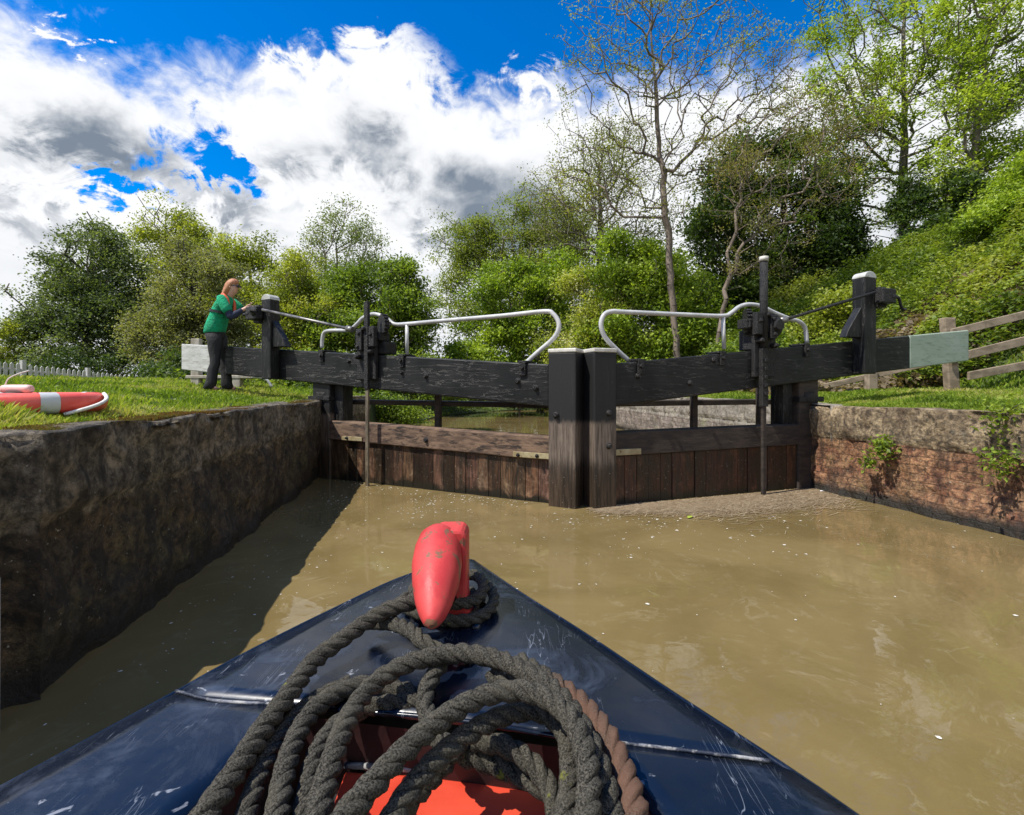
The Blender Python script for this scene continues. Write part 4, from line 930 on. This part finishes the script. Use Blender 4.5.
def skeleton(base, topp, att, bf=.35, seglen=.5, jit=.10, tip=.012, seed=0, expo=2.4, trunk_r=None, start=.35):
    r = np.random.default_rng(seed); base = np.array(base, float); topp = np.array(topp, float)
    n0 = max(int(np.linalg.norm(topp-base)/seglen), 4); nodes = []; par = []; pl_ = []
    for k in range(n0+1):
        p = base+(topp-base)*k/n0+(r.normal(0, jit*.35, 3)*(0 < k)); nodes.append(p); par.append(k-1); pl_.append(0 if k == 0 else pl_[-1]+seglen)
    ok0 = int(n0*start)
    cap = n0+1+len(att)*24+64; NP = np.zeros((cap, 3)); PLn = np.zeros(cap); NP[:len(nodes)] = nodes; PLn[:len(nodes)] = pl_; cnt = len(nodes); par = list(par)
    order = np.argsort(np.linalg.norm(att-(base+(topp-base)*.6), axis=1)+r.uniform(0, .6, len(att)))
    tips = []
    for ai in order:
        a = att[ai]; d = np.linalg.norm(NP[ok0:cnt]-a, axis=1)
        # prefer growing upwards and outwards
        c = d+bf*PLn[ok0:cnt]+.35*np.maximum(NP[ok0:cnt, 2]-a[2], 0); j = ok0+int(np.argmin(c)); dd = d[j-ok0]
        m_ = min(max(int(dd/seglen), 1), 20); prev = j; p0 = NP[j].copy(); sag = r.normal(0, .10, 3)*dd
        for k in range(1, m_+1):
            t = k/m_; p = p0+(a-p0)*t+sag*math.sin(math.pi*t)+(r.normal(0, jit, 3)*min(seglen, dd)*.5 if k < m_ else 0)
            NP[cnt] = p; par.append(prev); PLn[cnt] = PLn[prev]+dd/m_; prev = cnt; cnt += 1
            if cnt >= cap-2: break
        tips.append(prev)
        if cnt >= cap-22: break
    acc = np.zeros(cnt); tp = tip**expo
    has = np.zeros(cnt, bool)
    for i in range(cnt-1, -1, -1):
        if not has[i]: acc[i] += tp
        p = par[i]
        if p >= 0: acc[p] += acc[i]; has[p] = True
    rad = acc**(1/expo)
    if trunk_r: rad = np.maximum(rad*(trunk_r/rad[0]), tip*.8)
    rad[0] *= 1.35
    return NP[:cnt], np.array(par), rad, np.array(tips)
def tubes(NP, par, rad, k=6):
    i = np.where(par >= 0)[0]; a = NP[par[i]]; b = NP[i]; d = b-a; L = np.linalg.norm(d, axis=1); L[L < 1e-6] = 1e-6; T = d/L[:, None]
    u = np.cross(T, np.where(np.abs(T[:, 2:3]) < .9, [[0, 0, 1.]], [[1., 0, 0]])); u /= np.linalg.norm(u, axis=1)[:, None]; w = np.cross(T, u)
    ra = np.minimum(rad[par[i]], rad[i]*1.35); rb = rad[i]; V = []
    for j in range(k):
        t = 2*math.pi*j/k; e = u*math.cos(t)+w*math.sin(t); V.append(np.stack([a+e*ra[:, None], b+e*rb[:, None]], 1))
    V = np.stack(V, 2).reshape(-1, 3); m_ = len(i); q = []
    for j in range(k):
        j2 = (j+1) % k; b0 = np.arange(m_)*2*k; q.append(np.stack([b0+j, b0+j2, b0+k+j2, b0+k+j], 1))
    return V, np.concatenate(q)
def blobpts(blobs, D_, n, r, shell=.5, zr=None):
    """blobs (px, py, rx, ry[, dd]) at depth D_ -> n points through their volumes"""
    w = np.array([b[2]*b[3] for b in blobs], float)**.72; w /= w.sum(); ks = r.choice(len(blobs), n, p=w); out = np.zeros((n, 3)); q = np.zeros(n)
    d = r.normal(size=(n, 3)); d /= np.linalg.norm(d, axis=1)[:, None]; rr = r.uniform(0, 1, n)**(1/3*(1-shell)+.02); d *= rr[:, None]
    d *= (1+.50*vnoise(d*1.0+rr[:, None]*.0+ks[:, None]*7.3, int(r.integers(1000)), 3, 2.4))[:, None]
    for k, b in enumerate(blobs):
        m_ = ks == k; dd = D_+(b[4] if len(b) > 4 else 0); c = at(b[0], b[1], dd); s = dd/F; rz = (zr or .8)*(b[2]+b[3])/2*s
        out[m_] = np.array(c)+d[m_]*np.array([b[2]*s, rz, b[3]*s])
    return out
def tree(name, label, D_, basepx, basez, toppx, blobs, natt, nleaf, lsize, cols, seed, spread=.3, tip=.012, trunk_r=.15, bark='bark', bf=.35, group=None, shell=.5, cat='tree', up=.3, seglen=.5, base_dd=0, start=.35, jit=.1, asp=.55, keep=1.0, expo=2.4, gaps=True):
    r = np.random.default_rng(seed); dB = D_+base_dd; bx_ = (basepx-512)/F*dB; base = (bx_, dB, basez); topp = at(toppx[0], toppx[1], D_)
    subs = []
    for b in blobs:
        for _ in range(5 if b[2] > 14 else 2):
            a_ = r.uniform(0, 2*math.pi); q_ = r.uniform(.26, .5); subs.append((b[0]+math.cos(a_)*b[2]*r.uniform(.75, 1.05), b[1]+math.sin(a_)*b[3]*r.uniform(.75, 1.1), b[2]*q_, b[3]*q_*1.15, r.uniform(-1, .4)*b[2]*D_/F*.7))
    blobs = [b if len(b) > 4 else (*b, 0) for b in blobs]+(subs if gaps else [])
    att = blobpts(blobs, D_, natt, r, shell); att = att[att[:, 2] > basez+.1]
    root = thing(name, base, label, cat, group)
    NP, par, rad, tips = skeleton((bx_, dB, basez-.3), topp, att, bf, seglen, jit, tip, seed, trunk_r=trunk_r, start=start, expo=expo)
    v, q = tubes(NP, par, rad); npmesh('trunk', v, q, M[bark], root, smooth=True)
    if nleaf:
        src = NP[tips]
        if keep < 1: src = src[r.uniform(0, 1, len(src)) < keep]
        src = src[vnoise(src, seed+50, 2, 1.1)+r.normal(0, .35, len(src)) > -.28] if gaps else src
        k = nleaf//len(src); c = np.repeat(src, k, axis=0); tone = np.repeat(np.clip(.5+.35*vnoise(src, seed+60, 2, .8)+r.normal(0, .22, len(src)), 0, 1), k)
        pts_ = c+r.normal(0, 1, (len(c), 3))*spread*np.array([1, 1, .6]); pts_ = pts_[(ok := pts_[:, 2] > basez-.2)]; tone = tone[ok]
        cc = pal(len(pts_), cols, tone, r)*1.18; v, q, c3 = leaves(pts_, lsize, cc, seed, up, asp); npmesh('crown', v, q, M['leaf'], root, col=c3)
    return root
GD = [(.022, .040, .012), (.05, .085, .022), (.085, .125, .035)]                 # dark evergreen
GM = [(.07, .115, .016), (.14, .205, .028), (.25, .32, .045)]                      # mid green
GL = [(.13, .165, .024), (.24, .275, .038), (.38, .40, .065)]                       # yellow green
GO = [(.10, .11, .045), (.17, .18, .07), (.26, .26, .12)]                      # olive
GB = [(.10, .16, .018), (.20, .28, .03), (.33, .41, .055)]                       # bright
GW = GL+[(.50, .48, .34)]
LT = 'trees beyond the left lawn'; RT = 'trees beyond the gates and on the right bank'
def rowblobs(l): return l
# left group
tree('holly_tree', 'dark green conical evergreen tree left of the others above the picket fence', 19, 84, .9, (92, 232),
     [(90, 330, 62, 45), (95, 275, 36, 42), (93, 238, 7, 24), (104, 252, 5, 20), (70, 258, 6, 18), (115, 245, 5, 18), (52, 272, 6, 16), (60, 300, 34, 36), (40, 345, 26, 32), (125, 290, 30, 45), (135, 335, 28, 40), (68, 262, 14, 24), (112, 246, 8, 22), (28, 355, 16, 24)], 620, 62000, .11, [(.04, .06, .022), (.085, .12, .045), (.18, .22, .10)], 11, .26, trunk_r=.2, group=LT, bark='bark_dark', shell=.35, start=.1)
tree('alder_tree', 'tall loose pale green tree with open top between the two left conical trees', 23, 172, .9, (165, 215),
     [(160, 250, 24, 34), (178, 240, 20, 24), (150, 230, 14, 14), (165, 290, 34, 50), (190, 270, 22, 40)], 420, 26000, .12, GL, 12, .30, trunk_r=.15, group=LT, start=.1)
tree('juniper_tree', 'olive brown bushy conifer directly left of the person', 17, 190, .9, (192, 262),
     [(192, 300, 36, 44), (190, 262, 16, 22), (200, 345, 40, 40), (165, 340, 28, 40), (215, 310, 22, 42)], 520, 52000, .09, GO, 13, .22, trunk_r=.14, group=LT, bark='bark_dark', shell=.3, start=.05)
tree('hazel_tree', 'mid green leafy tree behind the windlass post on the left', 22, 255, .8, (250, 262),
     [(245, 300, 40, 45), (280, 290, 34, 40), (225, 280, 16, 26), (265, 340, 50, 40), (300, 320, 30, 50), (223, 252, 3, 14)], 520, 46000, .12, GL, 14, .30, trunk_r=.14, group=LT, start=.1)
tree('round_topped_tree', 'sparse round topped tree with fine branches showing sky behind the paddle gear', 27, 338, .8, (336, 245),
     [(337, 262, 44, 38), (312, 275, 26, 34), (362, 275, 26, 32), (337, 300, 50, 34)], 800, 24000, .12, [(.11, .15, .05), (.16, .20, .07), (.20, .23, .09)], 15, .30, trunk_r=.15, tip=.014, group=LT, start=.2, shell=.7)
tree('lime_tree', 'yellow green bushy tree between the windlass post and the round topped tree', 20, 300, .8, (298, 285),
     [(300, 320, 36, 44), (280, 345, 34, 34), (320, 350, 30, 30), (290, 285, 18, 24)], 420, 42000, .10, GL, 16, .24, trunk_r=.1, group=LT, start=.05)
tree('sycamore_tree', 'full mid green tree behind the handrail of the left gate', 20, 382, .8, (380, 275),
     [(375, 300, 44, 34), (405, 320, 28, 34), (350, 325, 34, 36), (385, 345, 50, 34), (395, 275, 14, 16), (352, 290, 18, 24)], 520, 50000, .13, GM, 17, .26, trunk_r=.15, group=LT, start=.1)
bush_i = [0]
def bush(name, label, D_, blobs, nleaf, cols, seed, ls=.09, group='bushes along the far bank', zr=None, basez=.5):
    r = np.random.default_rng(seed); cx = sum(b[0] for b in blobs)/len(blobs)
    return tree(name, label, D_, cx, basez, (cx, min(b[1] for b in blobs)+5), blobs, max(nleaf//110, 60), nleaf, ls, cols, seed, .17, tip=.008, trunk_r=.05, group=group, start=0, shell=.3, seglen=.35, cat='bush', bark='bark_dark')
LBG = 'bushes along the left bank'
bush('hedge_bush', 'low dark green bush under the white tipped beam end by the bench', 12, [(190, 372, 34, 16), (240, 372, 40, 14)], 12000, GD, 21, group=LBG, basez=.9)
bush('hedge_bush', 'dark bush under the left beam between windlass post and gearbox', 12, [(290, 374, 34, 12), (325, 370, 26, 14)], 12000, GM, 22, group=LBG, basez=.9)
bush('hedge_bush', 'green bush low behind the left gate between gearbox and clamp', 13, [(385, 378, 34, 18), (420, 384, 32, 16)], 13000, GM, 23, group=LBG, basez=.6)
bush('hedge_bush', 'leafy bush hanging over the water left of the far canal', 16, [(350, 392, 40, 16), (390, 396, 18, 12)], 9000, GD, 24, group=LBG, basez=.2)
bush('hedge_bush', 'long dark bush at the foot of the conical evergreen', 17.5, [(60, 372, 60, 14), (130, 374, 50, 16)], 15000, GD, 25, group=LBG, basez=.8)
bush('hedge_bush', 'pale yellow green bush at the far left edge behind the picket fence', 18, [(10, 352, 30, 22), (-10, 345, 24, 26)], 9000, GL, 26, group=LBG, basez=.8)
# centre
tree('oak_tree', 'broad yellow green oak with brownish buds in the centre beyond the gates', 27, 520, .5, (512, 225),
     [(500, 255, 48, 40), (540, 245, 48, 42), (475, 285, 30, 34), (560, 290, 44, 50), (510, 310, 60, 40), (470, 240, 20, 20)], 900, 80000, .12, [(.10, .125, .025), (.18, .225, .04), (.28, .32, .06)], 31, .33, trunk_r=.22, group=RT, start=.1)
tree('chestnut_tree', 'bright green leafy tree overhanging the canal in front of the oak', 21, 540, .4, (535, 285),
     [(520, 300, 40, 34), (550, 280, 30, 26), (500, 340, 42, 30), (555, 340, 44, 34), (480, 360, 30, 24), (530, 372, 60, 18)], 560, 52000, .14, GB, 32, .26, trunk_r=.14, group=RT, start=.05)
tree('ash_tree', 'loose spring ash with bare twigs between the oak and the bare tree', 24, 600, .5, (600, 170),
     [(590, 200, 46, 44), (620, 170, 40, 36), (570, 190, 34, 24), (640, 210, 46, 50), (600, 250, 54, 40), (560, 215, 26, 22)], 1200, 22000, .10, [(.10, .12, .03), (.16, .18, .05), (.20, .20, .07)], 33, .32, trunk_r=.18, tip=.012, group=RT, start=.15, shell=.8, bark='bark')
tree('hawthorn_tree', 'pale flowering hawthorn above the two mitre posts', 16, 600, .6, (600, 290),
     [(598, 310, 34, 30), (620, 340, 36, 26), (580, 345, 30, 28), (590, 285, 18, 14)], 420, 36000, .09, GW, 34, .22, trunk_r=.08, group=RT, start=.05)
tree('sycamore_tree', 'bright mid green tree behind the right gate handrail', 15.5, 660, .7, (655, 265),
     [(640, 290, 40, 34), (680, 300, 36, 40), (650, 335, 56, 34), (700, 340, 40, 34), (625, 262, 24, 22)], 620, 60000, .11, GB, 35, .22, trunk_r=.1, group=RT, start=.05)
tree('ivy_clad_tree', 'dark ivy covered tree mass behind the right paddle gear', 18, 790, 1.2, (785, 165),
     [(780, 220, 60, 60), (740, 240, 40, 60), (825, 230, 36, 60), (770, 165, 34, 26), (800, 290, 60, 40), (750, 300, 50, 40), (840, 280, 24, 44), (730, 180, 22, 24)], 800, 90000, .14, [(.022, .038, .010), (.05, .08, .018), (.11, .16, .035)], 36, .30, trunk_r=.25, group=RT, start=.05, bark='bark_dark')
tree('bare_ash_tree', 'tall nearly leafless pale barked tree with spreading branches over the right gate', 14, 681, .9, (650, 20),
     [(640, 40, 62, 62), (700, 30, 62, 56), (605, 100, 48, 54), (740, 90, 54, 50), (670, 110, 60, 60), (600, 165, 44, 34), (560, 190, 34, 18), (770, 60, 34, 40), (660, -40, 90, 40), (640, 180, 50, 40)], 2400, 14000, .062, [(.14, .16, .02), (.26, .29, .035), (.38, .36, .07)], 37, .12, tip=.0046, trunk_r=.095, bark='bark_pale', bf=.16, group=RT, start=.33, shell=.8, seglen=.32, jit=.07, keep=.55)
tree('leaning_bare_tree', 'pale crooked tree with drooping bare branches in front of the ivy mass', 13, 705, .9, (742, 190),
     [(780, 150, 56, 44), (800, 190, 50, 46), (750, 200, 44, 40), (820, 110, 50, 30), (760, 240, 40, 30), (835, 165, 34, 44), (790, 90, 40, 30)], 800, 12000, .058, [(.11, .12, .03), (.19, .19, .06), (.22, .17, .10)], 38, .13, tip=.006, trunk_r=.06, bark='bark_pale', bf=.2, group=RT, start=.3, shell=.8, seglen=.3, jit=.15, keep=.6)
# right bank
tree('ash_tree', 'tall ash with fresh light green leaf tufts on top of the right bank', 19, 906, 3.2, (903, -20),
     [(900, 40, 66, 56), (860, 110, 46, 50), (930, 110, 50, 56), (880, 180, 54, 44), (950, 180, 44, 44), (900, -20, 80, 40), (840, 60, 34, 40), (855, 160, 34, 44)], 1100, 26000, .15, [(.14, .20, .03), (.24, .32, .05), (.36, .42, .09)], 41, .22, tip=.009, trunk_r=.17, bark='bark', bf=.35, group=RT, start=.3, shell=.75, keep=.6, up=1.2, asp=.4)
tree('ash_tree', 'second taller ash with forked trunk near the right edge of the bank', 17, 955, 4.0, (985, 60),
     [(990, 60, 50, 60), (1030, 20, 44, 60), (960, 20, 40, 40), (1010, 130, 50, 44), (980, 180, 40, 40), (1040, 90, 40, 60)], 900, 22000, .15, [(.14, .20, .03), (.24, .32, .05), (.36, .42, .09)], 42, .22, tip=.009, trunk_r=.14, bark='bark', bf=.3, group=RT, start=.3, shell=.75, keep=.6, up=1.2, asp=.4)
tree('ivy_clad_stump', 'ivy covered trunk with dark leaves beside the forked ash', 16.5, 905, 3.0, (906, 215),
     [(905, 240, 14, 36), (908, 200, 9, 24), (912, 262, 24, 20)], 160, 15000, .12, GD, 43, .18, trunk_r=.10, group=RT, start=0, bark='bark_dark')
tree('ivy_clad_stump', 'dark ivy clump on the bank right of the tall ash', 16, 950, 3.0, (950, 195),
     [(950, 240, 30, 36), (958, 200, 16, 28), (930, 262, 30, 18)], 240, 24000, .12, GD+[(.08, .15, .03)], 44, .2, trunk_r=.10, group=RT, start=0, bark='bark_dark')
tree('ivy_clad_stump', 'dark ivy column at the right end of the ivy mass', 17, 846, 2.2, (848, 250),
     [(848, 270, 12, 44), (842, 240, 16, 28)], 120, 12000, .12, GD, 45, .18, trunk_r=.10, group=RT, start=0, bark='bark_dark')
RBG = 'bushes at the foot of the right bank'
bush('hedge_bush', 'overgrown shrub on the far canal bank seen under the left beam', 26, [(420, 396, 30, 12), (470, 396, 34, 12), (520, 398, 34, 12), (565, 396, 30, 14)], 22000, GM, 56, ls=.13, group=LBG, basez=.1)
bush('hedge_bush', 'small bush at the water edge where the left stone wall ends', 11.6, [(394, 408, 16, 12), (404, 414, 12, 9)], 6000, GM, 59, ls=.07, group=LBG, basez=.1)
bush('bramble_bush', 'green bush beyond the brick wall behind the right gate', 15, [(640, 378, 36, 14), (700, 374, 40, 18)], 16000, GB, 51, group=RBG, basez=.9)
bush('bramble_bush', 'green bramble below the right paddle gear', 12.5, [(750, 365, 36, 22), (790, 360, 36, 26)], 18000, GM, 52, group=RBG, basez=.9)
bush('bramble_bush', 'dark bush low behind the left gate near the mitre post', 20, [(470, 388, 34, 14), (520, 390, 36, 12), (570, 385, 40, 16)], 18000, GM, 53, ls=.11, group=RBG, basez=.2)
bush('bramble_bush', 'bramble mound on the bank right of the white capped windlass post', 11.5, [(850, 320, 40, 22), (900, 310, 46, 20)], 20000, GL, 54, group=RBG, basez=1.9)
bush('bramble_bush', 'leafy mound halfway up the right bank above the rail fence', 12, [(960, 290, 30, 18), (990, 275, 26, 18)], 12000, GL, 57, group=RBG, basez=2.6)
bush('bramble_bush', 'green mound on the right bank under the tall ash', 14, [(905, 280, 34, 14), (935, 272, 26, 14)], 12000, GM, 58, group=RBG, basez=3.2)
tree('shrub', 'leafy shrub filling the upper right corner of the bank', 12.5, 1024, 5.2, (1020, 190),
     [(1020, 205, 30, 30), (1005, 240, 36, 30), (1050, 190, 30, 30), (985, 262, 24, 16)], 240, 26000, .09, GB, 55, .2, trunk_r=.06, group=RT, start=0)

# ------------------------------------------------------------------ ground cover on the bank and grass
def cover(name, label, xs, ys, n, hf, hgt, lsize, cols, seed, cond=None, up=.9, clumpf=1.4, cat=None):
    r = np.random.default_rng(seed); x = r.uniform(*xs, n*2); y = r.uniform(*ys, n*2); pr = (8.0/y)**1.2
    k = r.uniform(0, 1, len(x)) < pr; x, y = x[k], y[k]
    if cond is not None: k = cond(x, y); x, y = x[k], y[k]
    x, y = x[:n], y[:n]; p = np.stack([x, y, 0*x], 1); cn = vnoise(p, seed, 3, clumpf)
    z = hf(x, y)+np.clip(hgt*(.45+.55*cn), .02, None)*r.uniform(0, 1, len(x))**.6
    tone = np.clip(.5+.5*vnoise(p, seed+4, 3, .9)+r.normal(0, .12, len(x)), 0, 1); c = pal(len(x), cols, tone, r)
    v, q, c3 = leaves(np.stack([x, y, z], 1), lsize, c, seed, up); o = npmesh(name, v, q, M['leaf'], col=c3)
    return tag(o, label, cat or 'undergrowth', kind='stuff')
inbank = lambda x, y: (x > np.maximum(6.9-.30*(y-7.5), 4.7)-.6) & (y > 7.6-.15*(x-7)) & (x/y < 1.25) & (x/y > .3)
cover('undergrowth', 'bright green nettles and brambles covering the right bank', (4.4, 22), (7.2, 20), 200000, hR, .85, .085, [(.07, .11, .018), (.14, .20, .03), (.25, .31, .05), (.32, .34, .08)], 61, inbank)
cover('dry_stalks', 'dry brown stalks and dead bramble behind the rail fence', (4.4, 10), (7.5, 10), 16000, hR, .35, .12, [(.10, .07, .04), (.20, .15, .09), (.28, .22, .14)], 62, lambda x, y: (x > 4.4) & (y > 7.7) & (x/y < 1.1), up=0)
inL = lambda x, y: (x < edgeL(y)+.15) & (x > edgeL(y)-5) & (y > 10.7)
inR = lambda x, y: (x > edgeR(y)-.15) & (x < edgeR(y)+6) & (y > 14.2)
cover('bank_undergrowth', 'nettles and long grass on the left canal bank beyond the gates', (-9, 6), (10.7, 31), 50000, hL, .45, .12, [(.035, .06, .014), (.10, .15, .025), (.20, .27, .045), (.28, .32, .08)], 63, inL)
cover('bank_undergrowth', 'low greenery on the right canal bank beyond the brick wall', (2.6, 12), (14.2, 31), 26000, hR, .45, .12, [(.035, .06, .014), (.10, .15, .025), (.20, .27, .045)], 64, inR)
def blades(name, label, edge, sgn, hf, n, seed, ys, dmax, hh=.05, edgeh=1.0, cols=None, dmin=0.02, w=.004):
    r = np.random.default_rng(seed); y = ys[0]+(ys[1]-ys[0])*r.uniform(0, 1, n*3); d = dmin+dmax*r.uniform(0, 1, n*3)**1.3
    x = edge(y)+sgn*d; k = (np.abs(x/np.maximum(y, .1)) < 1.2) & (r.uniform(0, 1, len(x)) < (ys[0]/y)**.9); x, y, d = x[k][:n], y[k][:n], d[k][:n]; m_ = len(x)
    z = hf(x, y); p = np.stack([x, y, 0*x], 1); cn = vnoise(p, seed, 3, 3.0); h = hh*(.8+.45*cn)*r.uniform(.6, 1.4, m_)*np.maximum(1, y/6)*(.45+.55*sstep(0, .25, d)); a = r.uniform(0, 2*math.pi, m_)
    ww = w*np.maximum(1, y/2.6)*r.uniform(.7, 1.4, m_); lean = r.normal(0, .38, (m_, 2))*h[:, None]; sx_, sy_ = np.cos(a)*ww, np.sin(a)*ww
    z0_ = z-.01
    V = np.stack([np.stack([x-sx_, y-sy_, z0_], 1), np.stack([x+sx_, y+sy_, z0_], 1), np.stack([x+lean[:, 0]*.4+sx_*.8, y+lean[:, 1]*.4+sy_*.8, z+h*.6], 1), np.stack([x+lean[:, 0], y+lean[:, 1], z+h], 1)], 1).reshape(-1, 3)
    cols = cols or [(.08, .13, .012), (.15, .235, .018), (.24, .34, .028), (.36, .40, .07), (.46, .42, .16)]
    tone = np.clip(.5+.4*vnoise(p, seed+2, 3, 1.6)+r.normal(0, .16, m_), 0, 1); c = np.repeat(pal(m_, cols, tone, r), 4, axis=0)
    o = npmesh(name, V, np.arange(4*m_).reshape(-1, 4), M['blade'], col=c); return tag(o, label, 'grass', kind='stuff')
blades('grass', 'short sunlit green lawn grass on the left bank', edgeL, -1, hL, 150000, 71, (1.75, 15), 11, .045)
blades('grass', 'sunlit green grass between the right wall and the rail fence', edgeR, 1, hR, 90000, 72, (3.0, 12), 4.6, .05)
# tufts along the very edge and round the lifebuoy
cover('lawn_weeds', 'pale broad leaved weeds dotted over the left lawn', (-9, -1.9), (2, 9), 900, lambda x, y: hL(x, y)+.02, .03, .035, [(.06, .11, .02), (.20, .28, .04), (.38, .42, .16)], 66, lambda x, y: x < edgeL(y)-.1)
blades('grass', 'taller tufts of grass around the lifebuoy', edgeL, -1, hL, 9000, 73, (1.85, 2.35), .9, .065, dmin=.10)
blades('moss', 'brown and orange moss strip along the left wall edge', edgeL, -1, lambda x, y: hL(x, y)+.012, 22000, 74, (1.85, 6.2), .20, .018, cols=[(.10, .055, .02), (.22, .10, .03), (.12, .12, .03), (.20, .17, .06)], dmin=-.09)
# small wall plants
def wallplant(px, py, z_d, n, rad, label, seed):
    p = at(px, py, z_d); r = np.random.default_rng(seed); pts_ = np.array(p)+r.normal(0, 1, (n, 3))*np.array([rad, rad*.6, rad]); root = thing('wall_plant', tuple(p), label, 'plant', 'plants growing from the right wall')
    mb = MB()
    for k in range(9): q = Vector(pts_[k]); mb.tube([p+Vector((.02, .08, 0)), (p+q)/2+Vector((0, 0, .03)), q], [.004, .003, .002], 5)
    mb.build('stem', M['bark_dark'], root)
    v, q, c = leaves(pts_, .045, pal(n, GB, None, r), seed, .5); npmesh('leaves', v, q, M['leaf'], root, col=c)
wallplant(883, 447, 4.62, 240, .055, 'small green fern tuft growing on the middle of the right wall', 81)
wallplant(1000, 462, 3.72, 200, .07, 'straggly weed hanging from the right wall joint', 82)
wallplant(1008, 418, 3.80, 260, .10, 'leafy weed on top of the right wall near the photo edge', 83)
wallplant(868, 462, 4.75, 90, .04, 'tiny dark trailing weed under the fern tuft', 84)
# ------------------------------------------------------------------ things floating on the water
def flecks(name, label, n, seed, region, smin, smax, m, cat='foam'):
    r = np.random.default_rng(seed); P_ = region(r, n); vs = []; fs = []
    for p in P_:
        k = r.integers(5, 8); a0 = r.uniform(0, 6.28); s = r.uniform(smin, smax)*(.5 if r.uniform() < .7 else 1.2); e = r.uniform(.4, 1); rot = r.uniform(0, 3.14); b = len(vs)
        for j in range(k):
            a = a0+2*math.pi*j/k; rr = s*r.uniform(.6, 1.3); X_, Y_ = math.cos(a)*rr, math.sin(a)*rr*e
            vs.append((p[0]+X_*math.cos(rot)-Y_*math.sin(rot), p[1]+X_*math.sin(rot)+Y_*math.cos(rot), .0035))
        fs.append(tuple(range(b, b+k)))
    me = bpy.data.meshes.new(name); me.from_pydata(vs, [], fs); o = link(name, me, m); return tag(o, label, cat, kind='stuff')
def reg_gate(r, n):
    t = r.uniform(0, 1, n*3); a = np.array([[-2.2, 5.9]])+t[:, None]*np.array([[4.9, -.6]]); d = np.abs(r.normal(0, .7, n*3))
    a[:, 1] = np.where(a[:, 0] < .7, 4.73+(.7-a[:, 0])*.49, 4.73+(a[:, 0]-.7)*.34)-.12-d
    k = vnoise(np.stack([a[:, 0], a[:, 1], a[:, 0]*0], 1), 4, 2, 2.2)+r.normal(0, .3, n*3) > .15; return a[k][:n]
def reg_left(r, n):
    y = r.uniform(1.2, 6, n*2); x = -1.7-.16*(y-1.68)+.08+np.abs(r.normal(0, .45, n*2)); return np.stack([x, y], 1)[:n]
flecks('foam', 'pale foam flecks floating along the foot of the gates', 900, 91, reg_gate, .003, .012, M['foam'])
flecks('foam', 'fine foam specks drifting in the shade by the left wall', 420, 92, reg_left, .002, .007, M['foam'])
flecks('foam', 'scattered pale specks drifting on the open water at the right', 90, 93, lambda r, n: np.stack([r.uniform(-.2, 3.8, n), r.uniform(1.4, 4.6, n)], 1), .004, .010, M['foam'])
# mat of floating straw in the right corner
r = np.random.default_rng(95); n = 26000; t = r.uniform(0, 1, n); x = .85+2.6*t; yb = 4.72+(x-.72)*.339-.13; y = yb-np.abs(r.normal(0, .20, n))*(.45+.9*sstep(0, .5, t))*1.1-.0
x = x+r.normal(0, .05, n); k = (x < 3.40+.24*(5.62-y)) ; x, y = x[k], y[k]; n = len(x); a = r.normal(.25, .5, n); l = r.uniform(.015, .07, n); w = r.uniform(.001, .0028, n)
ca_, sa_ = np.cos(a), np.sin(a); z = .004+r.uniform(0, .004, n)
V = np.stack([np.stack([x-ca_*l-sa_*w, y-sa_*l+ca_*w, z], 1), np.stack([x-ca_*l+sa_*w, y-sa_*l-ca_*w, z], 1), np.stack([x+ca_*l+sa_*w, y+sa_*l-ca_*w, z+.003], 1), np.stack([x+ca_*l-sa_*w, y+sa_*l+ca_*w, z+.003], 1)], 1).reshape(-1, 3)
c = np.repeat(pal(n, [(.11, .075, .042), (.27, .19, .115), (.44, .36, .24), (.22, .15, .09)], None, r), 4, axis=0)
tag(npmesh('floating_straw', V, np.arange(4*n).reshape(-1, 4), M['straw'], col=c), 'mat of brown floating straw and twigs against the right gate', 'debris', kind='stuff')
# individual litter
def leaf_thing(px, py, s, colr, label, name='floating_leaf', cat='leaf', rot=0):
    p = on(px, py, .008); mb = MB(); U = Vector((math.cos(rot), math.sin(rot), 0)); W = Vector((-U.y, U.x, 0))
    pr = [(-1, 0), (-.5, .35), (.2, .42), (1, 0), (.2, -.42), (-.5, -.35)]; poly = [p+U*a*s+W*b*s+Vector((0, 0, .01*abs(b))) for a, b in pr]
    mb.prism(poly, Vector((0, 0, .002))); return tag(mb.build(name, mat('m_'+name, colr, rough=.6), origin=tuple(p)), label, cat)
leaf_thing(690, 517, .05, (.30, .38, .04), 'yellow green leaf floating in front of the right mitre post', rot=.9)
leaf_thing(822, 491, .035, (.75, .75, .74), 'small white scrap of litter floating by the right wall corner', 'litter', 'litter', .4)
# long green reed leaning by the corner
p = on(791, 487, .0); rd = MB().tube(spline([p, p+Vector((.02, .02, .16)), p+Vector((.07, .03, .27)), p+Vector((.20, .03, .29))], 6), .009, 6).build('reed', mat('reed_green', (.10, .16, .04), (.16, .22, .05)), origin=tuple(p)); tag(rd, 'bent green reed sticking up by the corner of the right gate', 'reed')
